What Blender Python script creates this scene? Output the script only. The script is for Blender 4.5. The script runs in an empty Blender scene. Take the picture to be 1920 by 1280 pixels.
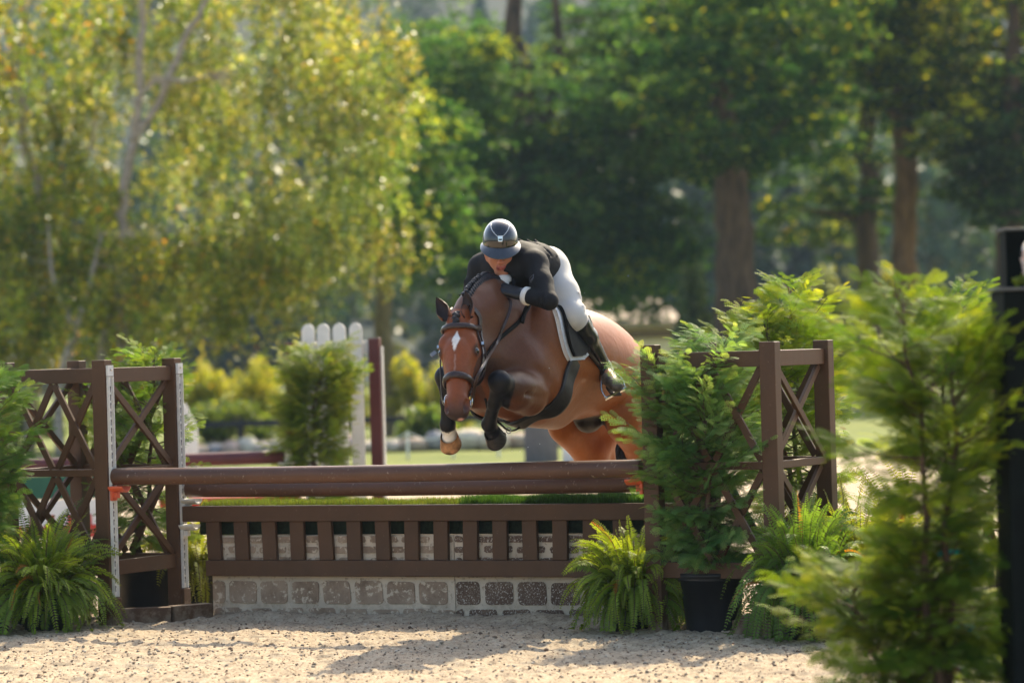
import bpy, math, random
import numpy as np
from mathutils import Vector, Matrix
from mathutils.bvhtree import BVHTree
R_ = math.radians
sc = bpy.context.scene
COL = sc.collection

# ------------------------------------------------------------------ camera
CAM = np.array([0.0, -17.0, 1.37]); FPX = 6123.0
_p = math.atan(12/FPX); _t = R_(1.6)
cF = np.array([0, math.cos(_p), math.sin(_p)]); _u0 = np.array([0, -math.sin(_p), math.cos(_p)]); _r0 = np.array([1., 0, 0])
cR = _r0*math.cos(_t) - _u0*math.sin(_t); cU = _r0*math.sin(_t) + _u0*math.cos(_t)
cam_d = bpy.data.cameras.new('camera'); cam = bpy.data.objects.new('camera', cam_d); COL.objects.link(cam)
cam_d.sensor_width = 36; cam_d.lens = 36*FPX/1920
cam_d.clip_start = .5; cam_d.clip_end = 2500
m = Matrix.Identity(4)
for i in range(3):
    m[i][0] = cR[i]; m[i][1] = cU[i]; m[i][2] = -cF[i]; m[i][3] = CAM[i]
cam.matrix_world = m
cam_d.dof.use_dof = True; cam_d.dof.focus_distance = 15.85; cam_d.dof.aperture_fstop = 114.8/50.0
sc.camera = cam

# ------------------------------------------------------------------ world, sun, exposure
SUN_EL, SUN_AZ = R_(42), R_(19)          # azimuth measured from +Y (away from camera) towards +X
w = bpy.data.worlds.new("World"); sc.world = w; w.use_nodes = True
nt = w.node_tree; nt.nodes.clear()
sky = nt.nodes.new('ShaderNodeTexSky'); sky.sky_type = 'NISHITA'; sky.sun_disc = False
sky.sun_elevation = SUN_EL; sky.sun_rotation = SUN_AZ; sky.air_density = 1.2; sky.dust_density = 3.5
bg = nt.nodes.new('ShaderNodeBackground'); bg.inputs[1].default_value = .15
ow = nt.nodes.new('ShaderNodeOutputWorld'); nt.links.new(sky.outputs[0], bg.inputs[0]); nt.links.new(bg.outputs[0], ow.inputs[0])
sd = bpy.data.lights.new('sun', 'SUN'); sd.energy = 4.3; sd.angle = R_(.5); sd.color = (1, .86, .62)
so = bpy.data.objects.new('sun', sd); COL.objects.link(so)
sdir = Vector((math.sin(SUN_AZ)*math.cos(SUN_EL), math.cos(SUN_AZ)*math.cos(SUN_EL), math.sin(SUN_EL)))
so.rotation_euler = sdir.to_track_quat('Z', 'Y').to_euler(); so.location = (20, 60, 60)
sc.view_settings.view_transform = 'Standard'; sc.view_settings.look = 'None'
sc.view_settings.exposure = 1.05; sc.view_settings.gamma = 1
sc.render.engine = 'CYCLES'
sc.cycles.use_denoising = True
sc.cycles.max_bounces = 8; sc.cycles.diffuse_bounces = 3; sc.cycles.glossy_bounces = 3
sc.cycles.transmission_bounces = 4; sc.cycles.transparent_max_bounces = 4; sc.cycles.volume_bounces = 0
sc.cycles.sample_clamp_indirect = 6; sc.cycles.caustics_reflective = False; sc.cycles.caustics_refractive = False

# ------------------------------------------------------------------ geometry of the place
def g(x, y, z=0.):
    d = cF + cR*(x-960)/FPX - cU*(y-640)/FPX
    return CAM + d*((z-CAM[2])/d[2])
def at(x, y, Y):
    d = cF + cR*(x-960)/FPX - cU*(y-640)/FPX
    return CAM + d*((Y-CAM[1])/d[1])
PSI = R_(24)
U = np.array([math.cos(PSI), -math.sin(PSI), 0]); V = np.array([math.sin(PSI), math.cos(PSI), 0]); Z = np.array([0, 0, 1.])
UW = np.array([math.cos(R_(29)), -math.sin(R_(29)), 0]); VW = np.array([math.sin(R_(29)), math.cos(R_(29)), 0])   # wings and horse stand a little askew
A0 = np.array([-2.104, -.277, 0])                       # foot of the left wing's inner front post
OH = np.array([.2446, -.5496, 0])                       # under the saddle
def W(f, l, z): return OH - VW*f + UW*l + np.array([0, 0, z])
def Wn(P):
    P = np.asarray(P, float)
    return OH[None] - VW[None]*P[:, :1] + UW[None]*P[:, 1:2] + Z[None]*P[:, 2:3]

# ------------------------------------------------------------------ object helpers
ORG = {}
def props(o, label=None, cat=None, group=None, kind=None):
    if label: o['label'] = label
    if cat: o['category'] = cat
    if group: o['group'] = group
    if kind: o['kind'] = kind
    return o
def thing(name, label, cat, loc=(0, 0, 0), group=None):
    o = bpy.data.objects.new(name, None); COL.objects.link(o)
    o.empty_display_size = .1
    o.location = [float(c) for c in loc]; ORG[o.name] = np.array(loc, float)
    return props(o, label, cat, group)
def mk(name, Vt, Ft, mat, parent=None, smooth=False, col=None, loc=None, mats=None, midx=None):
    """one mesh object from world-space verts; faces: array (n,k) or list of arrays"""
    Vt = np.asarray(Vt, float)
    if parent is not None: org = ORG[parent.name]
    elif loc is not None: org = np.array(loc, float)
    else: org = np.zeros(3)
    me = bpy.data.meshes.new(name)
    fl = Ft if isinstance(Ft, list) else [Ft]
    fl = [np.asarray(f, np.int32) for f in fl if len(f)]
    if fl and fl[0].ndim == 1:
        idx = np.concatenate(fl); cnt = np.array([len(f) for f in fl], np.int32)
    else:
        idx = np.concatenate([f.ravel() for f in fl]); cnt = np.concatenate([np.full(len(f), f.shape[1], np.int32) for f in fl])
    me.vertices.add(len(Vt)); me.vertices.foreach_set('co', (Vt-org).astype(np.float32).ravel())
    me.loops.add(len(idx)); me.loops.foreach_set('vertex_index', idx.astype(np.int32))
    me.polygons.add(len(cnt)); st = np.concatenate([[0], np.cumsum(cnt)[:-1]]).astype(np.int32)
    me.polygons.foreach_set('loop_start', st)
    try: me.polygons.foreach_set('loop_total', cnt)
    except Exception: pass
    if midx is not None: me.polygons.foreach_set('material_index', np.asarray(midx, np.int32))
    me.polygons.foreach_set('use_smooth', np.full(len(cnt), bool(smooth)))
    if col is not None:
        ca = me.color_attributes.new('Col', 'FLOAT_COLOR', 'POINT')
        c4 = np.ones((len(Vt), 4), np.float32); c4[:, :3] = col; ca.data.foreach_set('color', c4.ravel())
    me.update(calc_edges=True); me.validate()
    for mm in (mats or [mat]): me.materials.append(mm)
    o = bpy.data.objects.new(name, me); COL.objects.link(o)
    if parent is not None:
        o.parent = parent; ORG[o.name] = org
    else:
        o.location = org.tolist(); ORG[o.name] = org
    return o
def bevel(o, w=.004, seg=2):
    b = o.modifiers.new('bevel', 'BEVEL'); b.width = w; b.segments = seg; b.limit_method = 'ANGLE'; b.angle_limit = R_(40)
    return o

class MB:
    def __init__(s): s.v = []; s.f = []; s.m = []; s.n = 0; s.cur = 0
    def add(s, v, f):
        v = np.asarray(v, float)
        for q in f: s.f.append(np.asarray(q, np.int32)+s.n); s.m.append(s.cur)
        s.v.append(v); s.n += len(v)
    def box(s, c, ax, ay, az, sx, sy, sz):
        """centre, axes, full sizes"""
        c, ax, ay, az = [np.asarray(q, float) for q in (c, ax, ay, az)]
        v = [c+ax*(i*sx/2)+ay*(j*sy/2)+az*(k*sz/2) for k in (-1, 1) for j in (-1, 1) for i in (-1, 1)]
        f = [(0, 2, 3, 1), (4, 5, 7, 6), (0, 1, 5, 4), (2, 6, 7, 3), (0, 4, 6, 2), (1, 3, 7, 5)]
        s.add(v, f)
    def beam(s, a, b, up, w, h):
        """box from a to b; w across, h along 'up'"""
        a = np.asarray(a, float); b = np.asarray(b, float); d = b-a; L = np.linalg.norm(d); d = d/L
        up = np.asarray(up, float); up = up-d*(up@d); up /= np.linalg.norm(up); si = np.cross(d, up)
        s.box((a+b)/2, d, si, up, L, w, h)
    def tube(s, pts, rad, n=10, cap=True, flat=None, flatax=None):
        pts = np.asarray(pts, float); N = len(pts)
        rad = np.full(N, rad) if np.isscalar(rad) else np.asarray(rad, float)
        T = np.gradient(pts, axis=0); T /= np.linalg.norm(T, axis=1)[:, None]+1e-12
        ref = np.array([0, 0, 1.]) if abs(T[0][2]) < .9 else np.array([1., 0, 0])
        if flatax is not None: ref = np.asarray(flatax, float)
        a = np.cross(T[0], ref); a /= np.linalg.norm(a)+1e-12
        V_ = []
        for i in range(N):
            if flatax is not None:
                r_ = flatax[i] if np.ndim(flatax) == 2 else flatax
                b = r_ - T[i]*(T[i]@r_); b /= np.linalg.norm(b)+1e-12; a = np.cross(b, T[i])
            else:
                a = a-T[i]*(a@T[i]); a /= np.linalg.norm(a)+1e-12; b = np.cross(T[i], a)
            for k in range(n):
                t = 2*math.pi*k/n
                V_.append(pts[i]+rad[i]*(a*math.cos(t)+b*math.sin(t)*(flat or 1)))
        F = []
        for i in range(N-1):
            for k in range(n):
                k2 = (k+1) % n
                F.append((i*n+k, i*n+k2, (i+1)*n+k2, (i+1)*n+k))
        if cap: F.append(tuple(range(n-1, -1, -1))); F.append(tuple((N-1)*n+k for k in range(n)))
        s.add(V_, F)
    def lathe(s, c, prof, n=24, ax=(0, 0, 1)):
        c = np.asarray(c, float); ax = np.asarray(ax, float); ax = ax/np.linalg.norm(ax)
        r = np.array([1., 0, 0]) if abs(ax[0]) < .9 else np.array([0, 1., 0])
        a = np.cross(ax, r); a /= np.linalg.norm(a); b = np.cross(ax, a)
        V_ = [c+ax*h+(a*math.cos(2*math.pi*k/n)+b*math.sin(2*math.pi*k/n))*rr for rr, h in prof for k in range(n)]
        F = [(i*n+k, i*n+(k+1) % n, (i+1)*n+(k+1) % n, (i+1)*n+k) for i in range(len(prof)-1) for k in range(n)]
        s.add(V_, F)
    def prism(s, poly, nrm, th):
        """polygon (world pts) extruded by th along nrm"""
        poly = np.asarray(poly, float); nrm = np.asarray(nrm, float); n = len(poly)
        v = np.concatenate([poly, poly+nrm*th]); f = [tuple(range(n-1, -1, -1)), tuple(range(n, 2*n))]
        f += [(i, (i+1) % n, n+(i+1) % n, n+i) for i in range(n)]
        s.add(v, f)
    def build(s, name, mat, parent=None, smooth=False, loc=None, mats=None, bev=0):
        o = mk(name, np.concatenate(s.v), s.f, mat, parent, smooth, loc=loc, mats=mats, midx=s.m if mats else None)
        if bev: bevel(o, bev)
        return o

def spline(pts, n):
    """Catmull-Rom through pts, n samples"""
    P = np.asarray(pts, float); P = np.concatenate([[2*P[0]-P[1]], P, [2*P[-1]-P[-2]]]); k = len(P)-3
    t = np.linspace(0, k-1e-9, n); i = t.astype(int); u = (t-i)[:, None]
    a, b, c, d = P[i], P[i+1], P[i+2], P[i+3]
    return .5*((2*b)+(-a+c)*u+(2*a-5*b+4*c-d)*u**2+(-a+3*b-3*c+d)*u**3)
def lerp1(t, xs, ys): return np.interp(t, xs, ys)
def vnoise(x, y, seed=0):
    """cheap value noise on arrays"""
    xi = np.floor(x).astype(np.int64); yi = np.floor(y).astype(np.int64); fx = x-xi; fy = y-yi
    def h(a, b):
        n = (a*374761393+b*668265263+seed*974711) & 0xffffffff
        n = ((n ^ (n >> 13))*1274126177) & 0xffffffff
        return ((n ^ (n >> 16)) & 0xffff)/65535.
    fx = fx*fx*(3-2*fx); fy = fy*fy*(3-2*fy)
    return (h(xi, yi)*(1-fx)+h(xi+1, yi)*fx)*(1-fy)+(h(xi, yi+1)*(1-fx)+h(xi+1, yi+1)*fx)*fy

# ------------------------------------------------------------------ materials
def newmat(name):
    mt = bpy.data.materials.new(name); mt.use_nodes = True; n = mt.node_tree; n.nodes.clear()
    out = n.nodes.new('ShaderNodeOutputMaterial'); return mt, n, out
def P_(n, base=(.5, .5, .5), rough=.5, metal=0, spec=.5, coat=0, sheen=0):
    b = n.nodes.new('ShaderNodeBsdfPrincipled')
    b.inputs['Base Color'].default_value = (*base, 1); b.inputs['Roughness'].default_value = rough
    b.inputs['Metallic'].default_value = metal; b.inputs['Specular IOR Level'].default_value = spec
    b.inputs['Coat Weight'].default_value = coat; b.inputs['Coat Roughness'].default_value = .08
    b.inputs['Sheen Weight'].default_value = sheen; b.inputs['Sheen Roughness'].default_value = .4
    return b
def noise(n, scale, detail=4, rough=.6, stretch=None, dist=0):
    tc = n.nodes.new('ShaderNodeTexCoord'); nz = n.nodes.new('ShaderNodeTexNoise')
    nz.inputs['Scale'].default_value = scale; nz.inputs['Detail'].default_value = detail; nz.inputs['Roughness'].default_value = rough
    nz.inputs['Distortion'].default_value = dist
    if stretch is not None:
        mp = n.nodes.new('ShaderNodeMapping'); mp.inputs['Scale'].default_value = stretch
        n.links.new(tc.outputs['Object'], mp.inputs[0]); n.links.new(mp.outputs[0], nz.inputs['Vector'])
    else: n.links.new(tc.outputs['Object'], nz.inputs['Vector'])
    return nz
def ramp(n, src, stops):
    r = n.nodes.new('ShaderNodeValToRGB'); e = r.color_ramp.elements
    while len(e) < len(stops): e.new(.5)
    for k, (p, c) in enumerate(stops):
        e[k].position = p; e[k].color = (*c, 1) if len(c) == 3 else c
    n.links.new(src, r.inputs[0]); return r
def bump(n, src, b, strength=.3, dist=.01):
    bp = n.nodes.new('ShaderNodeBump'); bp.inputs['Strength'].default_value = strength; bp.inputs['Distance'].default_value = dist
    n.links.new(src, bp.inputs['Height']); n.links.new(bp.outputs[0], b.inputs['Normal']); return bp
def simple(name, base, rough=.5, metal=0, spec=.35, coat=0, nscale=18, var=.25, bmp=.15, sheen=0, stretch=None, bdist=.004):
    mt, n, out = newmat(name); b = P_(n, base, rough, metal, spec, coat, sheen)
    nz = noise(n, nscale, 5, .6, stretch)
    lo = tuple(c*(1-var) for c in base); hi = tuple(min(1, c*(1+var)) for c in base)
    r = ramp(n, nz.outputs[0], [(.3, lo), (.7, hi)]); n.links.new(r.outputs[0], b.inputs['Base Color'])
    if bmp: bump(n, nz.outputs[0], b, bmp, bdist)
    n.links.new(b.outputs[0], out.inputs[0]); return mt
def painted_wood(name, base, worn, grain=(1, 1, 1), amount=.62, rough=.5):
    """paint over boards: scuffs show a paler undercoat, faint grain in the relief"""
    mt, n, out = newmat(name); b = P_(n, base, rough, 0, .28)
    big = noise(n, 3.0, 5, .65); fine = noise(n, 38, 6, .7); gr = noise(n, 26, 5, .6, (1, 1, .06))
    r1 = ramp(n, big.outputs[0], [(.3, tuple(c*.8 for c in base)), (.7, tuple(c*1.22 for c in base))])
    r2 = ramp(n, fine.outputs[0], [(amount, (0, 0, 0)), (amount+.1, (1, 1, 1))])
    mx = n.nodes.new('ShaderNodeMix'); mx.data_type = 'RGBA'
    n.links.new(r2.outputs[0], mx.inputs[0]); n.links.new(r1.outputs[0], mx.inputs[6]); mx.inputs[7].default_value = (*worn, 1)
    # sand dust thrown against the lowest boards
    geo = n.nodes.new('ShaderNodeNewGeometry'); sz_ = n.nodes.new('ShaderNodeSeparateXYZ'); n.links.new(geo.outputs['Position'], sz_.inputs[0])
    dn = noise(n, 11, 6, .75); ma = n.nodes.new('ShaderNodeMath'); ma.operation = 'MULTIPLY_ADD'; n.links.new(sz_.outputs[2], ma.inputs[0]); ma.inputs[1].default_value = -1.3; n.links.new(dn.outputs[0], ma.inputs[2])
    dr_ = ramp(n, ma.outputs[0], [(.36, (0, 0, 0)), (.62, (.75, .75, .75))]); m2 = n.nodes.new('ShaderNodeMix'); m2.data_type = 'RGBA'
    n.links.new(dr_.outputs[0], m2.inputs[0]); n.links.new(mx.outputs[2], m2.inputs[6]); m2.inputs[7].default_value = (.30, .235, .165, 1)
    n.links.new(m2.outputs[2], b.inputs['Base Color'])
    rr = n.nodes.new('ShaderNodeMapRange'); rr.inputs[3].default_value = rough-.12; rr.inputs[4].default_value = rough+.2
    n.links.new(big.outputs[0], rr.inputs[0]); n.links.new(rr.outputs[0], b.inputs['Roughness'])
    bump(n, gr.outputs[0], b, .35, .003); n.links.new(b.outputs[0], out.inputs[0]); return mt
def vcmat(name, rough=.5, spec=.5, transl=0., tint=(1.25, 1.15, .55), sheen=0, nsc=0, nvar=.2, bmp=0, coat=0):
    """colour read from the mesh's own Col attribute"""
    mt, n, out = newmat(name); b = P_(n, (.5, .5, .5), rough, 0, spec, coat, sheen)
    a = n.nodes.new('ShaderNodeAttribute'); a.attribute_name = 'Col'; src = a.outputs['Color']
    if nsc:
        nz = noise(n, nsc, 5, .65); rr = ramp(n, nz.outputs[0], [(.25, (1-nvar,)*3), (.75, (1+nvar,)*3)])
        mx = n.nodes.new('ShaderNodeMix'); mx.data_type = 'RGBA'; mx.blend_type = 'MULTIPLY'; mx.inputs[0].default_value = 1
        n.links.new(src, mx.inputs[6]); n.links.new(rr.outputs[0], mx.inputs[7]); src = mx.outputs[2]
        if bmp: bump(n, nz.outputs[0], b, bmp, .004)
    n.links.new(src, b.inputs['Base Color'])
    if transl:
        t = n.nodes.new('ShaderNodeBsdfTranslucent'); mu = n.nodes.new('ShaderNodeMix'); mu.data_type = 'RGBA'; mu.blend_type = 'MULTIPLY'
        mu.inputs[0].default_value = 1; n.links.new(src, mu.inputs[6]); mu.inputs[7].default_value = (*tint, 1)
        n.links.new(mu.outputs[2], t.inputs[0])
        ms = n.nodes.new('ShaderNodeMixShader'); ms.inputs[0].default_value = transl
        n.links.new(b.outputs[0], ms.inputs[1]); n.links.new(t.outputs[0], ms.inputs[2]); n.links.new(ms.outputs[0], out.inputs[0])
    else: n.links.new(b.outputs[0], out.inputs[0])
    return mt

BROWN = painted_wood('brown_paint', (.093, .047, .024), (.20, .135, .09), amount=.64)
BROWN_POLE = painted_wood('brown_pole_paint', (.108, .054, .034), (.38, .29, .22), amount=.61, rough=.36)
BURG = painted_wood('burgundy_paint', (.105, .030, .030), (.35, .2, .18), amount=.7, rough=.4)
WHITE = painted_wood('white_paint', (.72, .70, .66), (.45, .42, .36), amount=.68)
STRIP = simple('white_metal_strip', (.70, .68, .63), .42, var=.12, nscale=30)
HOLE = simple('slot_dark', (.012, .011, .010), .8)
ORANGE = simple('orange_plastic', (.62, .11, .045), .4, var=.15)
POT = simple('black_plastic_pot', (.018, .018, .02), .42, var=.4, nscale=6)
METAL = simple('steel', (.62, .61, .58), .22, 1, var=.08, bmp=.02)
# ------------------------------------------------------------------ ground: one sheet out to the horizon
def nonuni(lo, hi, a, b, step, far):
    core = np.arange(a, b+1e-6, step)
    k = np.array([1.3**i for i in range(1, 60)])*step
    L = a-np.cumsum(k); Rr = b+np.cumsum(k)
    return np.concatenate([[lo], L[L > lo][::-1], core, Rr[Rr < hi], [hi]])
gx = nonuni(-420, 420, -4.2, 4.2, .016, 1.3); gy = nonuni(-40, 700, -4.6, .9, .016, 1.3)
GX, GY = np.meshgrid(gx, gy)
def gh(x, y):
    n = (vnoise(x*3.1, y*3.1, 1)-.5)*.030+(vnoise(x*8.3, y*8.3, 2)-.5)*.016
    n += (np.maximum(vnoise(x*24, y*24, 3)-.45, 0))*.030+(vnoise(x*52, y*52, 5)-.5)*.016
    return n*.85
GZ = gh(GX, GY)
fade = np.clip(1-(np.hypot(GX, GY+2)-6)/12, 0, 1); GZ *= fade
# sand banked a little against the foot of the wall panels
ru = (GX-A0[0])*U[0]+(GY-A0[1])*U[1]; rv = (GX-A0[0])*V[0]+(GY-A0[1])*V[1]
bank = np.exp(-((rv-.50)/.13)**2)*np.clip((ru-.2)/.3, 0, 1)*np.clip((3.3-ru)/.3, 0, 1)
GZ += bank*(.020+.02*vnoise(GX*2.2, GY*2.2, 9))
nx, ny = len(gx), len(gy)
I = (np.arange(ny-1)[:, None]*nx+np.arange(nx-1)[None]).ravel()
GF = np.stack([I, I+1, I+nx+1, I+nx], 1)
mt, n, out = newmat('sand_and_grass_ground')
b = P_(n, (.5, .42, .32), .95, 0, .2)
n1 = noise(n, 1.1, 4, .6); n2 = noise(n, 14, 6, .72); n3 = noise(n, 70, 4, .7)
c1 = ramp(n, n2.outputs[0], [(.28, (.29, .22, .15)), (.5, (.445, .35, .235)), (.72, (.53, .44, .32))])
c2 = ramp(n, n1.outputs[0], [(.3, (.86, .86, .88)), (.7, (1.0, 1.0, 1.0))])
c3 = ramp(n, n3.outputs[0], [(.36, (.36, .28, .22)), (.47, (1, 1, 1))])
def mul(x, y):
    q = n.nodes.new('ShaderNodeMix'); q.data_type = 'RGBA'; q.blend_type = 'MULTIPLY'; q.inputs[0].default_value = 1
    n.links.new(x, q.inputs[6]); n.links.new(y, q.inputs[7]); return q.outputs[2]
sand_c = mul(mul(c1.outputs[0], c2.outputs[0]), c3.outputs[0])
gn = noise(n, .8, 5, .7); gc = ramp(n, gn.outputs[0], [(.3, (.085, .12, .025)), (.7, (.20, .22, .05))])
geo = n.nodes.new('ShaderNodeNewGeometry'); sx = n.nodes.new('ShaderNodeSeparateXYZ'); n.links.new(geo.outputs['Position'], sx.inputs[0])
wob = n.nodes.new('ShaderNodeMath'); wob.operation = 'MULTIPLY_ADD'; n.links.new(n1.outputs[0], wob.inputs[0]); wob.inputs[1].default_value = 1.5; n.links.new(sx.outputs[1], wob.inputs[2])
edge = n.nodes.new('ShaderNodeMapRange'); edge.inputs[1].default_value = 22.2; edge.inputs[2].default_value = 22.9
n.links.new(wob.outputs[0], edge.inputs[0])
fm = n.nodes.new('ShaderNodeMix'); fm.data_type = 'RGBA'; n.links.new(edge.outputs[0], fm.inputs[0]); n.links.new(sand_c, fm.inputs[6]); n.links.new(gc.outputs[0], fm.inputs[7])
n.links.new(fm.outputs[2], b.inputs['Base Color']); bump(n, n2.outputs[0], b, .6, .012)
n.links.new(b.outputs[0], out.inputs[0]); SAND = mt
props(mk('ground', np.stack([GX.ravel(), GY.ravel(), GZ.ravel()], 1), GF, SAND, smooth=True), kind='structure')

# loose clods and pebbles kicked up on the footing
rng = np.random.default_rng(4)
def blob_template(k, seed):
    r = np.random.default_rng(seed); v = []
    for z_, rr in ((-.7, .6), (0, 1.), (.65, .6)):
        for i in range(k): t = 2*math.pi*(i+.5*(z_ == 0))/k; v.append((rr*math.cos(t)*r.uniform(.75, 1.2), rr*math.sin(t)*r.uniform(.75, 1.2), z_*r.uniform(.7, 1.1)))
    v += [(0, 0, -.95), (0, 0, .95)]; v = np.array(v); f = []
    for a in (0, k):
        for i in range(k):
            j = (i+1) % k; f += [(a+i, a+j, a+k+j), (a+i, a+k+j, a+k+i)]
    for i in range(k): j = (i+1) % k; f += [(3*k, j, i), (3*k+1, 2*k+i, 2*k+j)]
    return v, np.array(f)
def instance(Vt, Ft, pos, Rm, scale):
    N = len(pos); nv = len(Vt)
    sc_ = np.asarray(scale, float); sc_ = sc_.reshape(N, 1, -1) if sc_.ndim > 1 else sc_.reshape(N, 1, 1)
    VV = np.einsum('nij,nkj->nki', Rm, Vt[None]*sc_)+pos[:, None]
    FF = Ft[None]+(np.arange(N)*nv)[:, None, None]
    return VV.reshape(-1, 3), FF.reshape(-1, Ft.shape[1])
def rotz(a):
    c, s = np.cos(a), np.sin(a); o = np.zeros_like(a); l = np.ones_like(a)
    return np.stack([np.stack([c, -s, o], -1), np.stack([s, c, o], -1), np.stack([o, o, l], -1)], -2)
def frames(d, nrm):
    """rotation with x along d and z close to nrm"""
    d = d/np.linalg.norm(d, axis=1)[:, None]; z = nrm-d*np.sum(d*nrm, 1)[:, None]
    z /= np.linalg.norm(z, axis=1)[:, None]+1e-9; y = np.cross(z, d)
    return np.stack([d, y, z], -1)
def randdir(N, r):
    v = r.normal(size=(N, 3)); return v/np.linalg.norm(v, axis=1)[:, None]
CV, CF, CC = [], [], []; off = 0
for s_, (N, lo, hi, dark) in enumerate(((18000, .003, .007, 1), (650, .008, .0135, 1), (7000, .004, .010, 0))):
    px = rng.uniform(-5.5, 5.5, N); py = rng.uniform(-5.4, .6, N)
    pz = gh(px, py); Vt, Ft = blob_template(5, s_)
    sc3 = rng.uniform(lo, hi, N)[:, None]*np.stack([rng.uniform(.8, 1.5, N), rng.uniform(.7, 1.2, N), rng.uniform(.5, .9, N)], 1)
    v_, f_ = instance(Vt, Ft, np.stack([px, py, pz+.2*sc3[:, 2]], 1), rotz(rng.uniform(0, 6.28, N)), sc3)
    c = (np.array([.20, .14, .10]) if dark else np.array([.42, .35, .27]))[None]*rng.uniform(.55, 1.35, (N, 1))
    CV.append(v_); CF.append(f_+off); CC.append(np.repeat(c, len(Vt), 0)); off += len(v_)
CLOD = vcmat('clod_earth', .95, .15, nsc=60)
props(mk('sand_clods', np.concatenate(CV), np.concatenate(CF), CLOD, col=np.concatenate(CC), smooth=True),
      'brown and pale clods scattered over the sand footing', 'clods', kind='stuff')
# grains hanging in the air under the hooves
dp = [(945, 838, -1.1), (952, 832, -1.0), (990, 838, -1.2), (1012, 832, -.9), (960, 845, -1.1), (928, 843, -1.2), (1030, 690, -1.6), (869, 365, -1.0), (1178, 517, -.9), (1096, 549, -.8), (975, 846, -1.3), (898, 846, -1.1)]
pp = np.array([at(*q) for q in dp]); Vt, Ft = blob_template(5, 3)
v_, f_ = instance(Vt, Ft, pp, rotz(rng.uniform(0, 6, len(pp))), rng.uniform(.0018, .0035, len(pp)))
props(mk('flying_sand', v_, f_, CLOD, smooth=True, col=np.full((len(v_), 3), .5)), 'pale grains of sand flying in the air near the horse', 'sand grains', kind='stuff')
# ------------------------------------------------------------------ the jump: wings, poles, gate, wall panels, turf boxes
WS = .62          # side of a wing's square footprint
PH = 1.366        # post height
def keyhole_strip(root, P, z0, z1, facing, along):
    """white steel strip with keyhole slots on the post side that looks along the poles"""
    mb = MB(); c = P+facing*.004
    mb.box(c+Z*(z0+z1)/2, along, facing, Z, .036, .006, z1-z0)
    mb.box(c+Z*(z0+z1)/2-along*.018+facing*.006, along, facing, Z, .004, .018, z1-z0)
    mb.box(c+Z*(z0+z1)/2+along*.018+facing*.006, along, facing, Z, .004, .018, z1-z0)
    mb.cur = 1; z = z1-.055
    while z > z0+.03:
        q = c+facing*.0032
        n_ = 10; circ = [q+Z*(z+.0065*math.sin(2*math.pi*k/n_))+along*(.0075*math.cos(2*math.pi*k/n_)) for k in range(n_)]
        mb.prism(circ, facing, .0012)
        mb.prism([q+Z*(z-.024)-along*.0035, q+Z*(z-.024)+along*.0035, q+Z*(z-.004)+along*.0035, q+Z*(z-.004)-along*.0035], facing, .0016)
        z -= .0425
    s = mb.build('keyhole_strip', STRIP, root, mats=[STRIP, HOLE])
    b = MB(); b.box(c+Z*(z1+.03)+facing*.005, along, facing, Z, .046, .014, .055); b.build('strip_bracket', STRIP, s)
    b = MB(); b.lathe(c+Z*(z1+.035)+facing*.012, [(.006, 0), (.006, .005), (.0, .006)], 8, facing); b.build('bolt', METAL, s)
def wing(name, label, C, su, strips, feet):
    """C inner front corner, su = -1/+1: which way along UW the wing extends"""
    root = thing(name, label, 'jump wing', C, 'lattice wings that hold up the poles')
    cs = {'if': C, 'of': C+UW*su*WS, 'ib': C+VW*WS, 'ob': C+UW*su*WS+VW*WS}
    for k, P in cs.items():
        mb = MB(); mb.box(P+Z*PH/2, UW, VW, Z, .080, .068, PH); p = mb.build('post', BROWN, root, bev=.004)
    for a, b_ in (('if', 'of'), ('ib', 'ob'), ('if', 'ib'), ('of', 'ob')):
        A_, B_ = cs[a], cs[b_]; d = (B_-A_)/WS; t = .040; ins = .0345 if abs(d@VW) > .5 else .0405
        nrm = np.cross(d, Z)
        a0, b0 = A_+d*ins, B_-d*ins
        for z_, h_ in ((1.288, .074), (.790, .036), (.300, .074)):
            mb = MB(); mb.beam(a0+Z*z_, b0+Z*z_, Z, .042 if h_ > .05 else .036, h_); mb.build('rail', BROWN, root, bev=.003)
        nx = 2 if abs(d@UW) > .5 else 1
        Lb = np.linalg.norm(b0-a0)
        for zb, zt in ((.81, 1.25), (.338, .771)):
            for i in range(nx):
                x0, x1 = Lb*i/nx+.012, Lb*(i+1)/nx-.012
                for q, (s0, s1) in enumerate(((x0, x1), (x1, x0))):
                    mb = MB(); mb.beam(a0+d*s0+Z*(zb+.004)+nrm*(.0085*(2*q-1)), a0+d*s1+Z*(zt-.004)+nrm*(.0085*(2*q-1)), nrm, .034, .0165)
                    mb.build('lattice_slat', BROWN, root, bev=.002)
    fac = -UW*su
    for k in strips:
        keyhole_strip(root, cs[k]+fac*.0405, .155, PH-.085, fac, VW)
        mb = MB(); mb.box(cs[k]+fac*.052+Z*.075, UW, VW, Z, .022, .06, .15); mb.build('post_shoe', BROWN, root, bev=.003)
    for a, b_, h_ in feet:
        mb = MB(); mb.beam(np.array(a)+Z*h_/2, np.array(b_)+Z*h_/2, Z, .075, h_); mb.build('foot_beam', BROWN, root, bev=.004)
    return root
f0 = g(224, 1172)-Z*g(224, 1172)[2]; f1 = g(318, 1168); f2 = g(392, 1162)
f0 = f0+np.array([.0, .06, 0]); f1 = f1+np.array([0, .06, 0]); f2 = f2+np.array([0, .06, 0])
for q in (f0, f1, f2): q[2] = 0
CR_ = np.array([.655, -1.505, 0])
left_wing = wing('jump_wing', 'brown lattice wing with two white keyhole strips, left of the poles',
                 A0, -1, ['if', 'ib'], [(f0, f1, .082), (f1+(f2-f1)*.01, f2, .085)])
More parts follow.
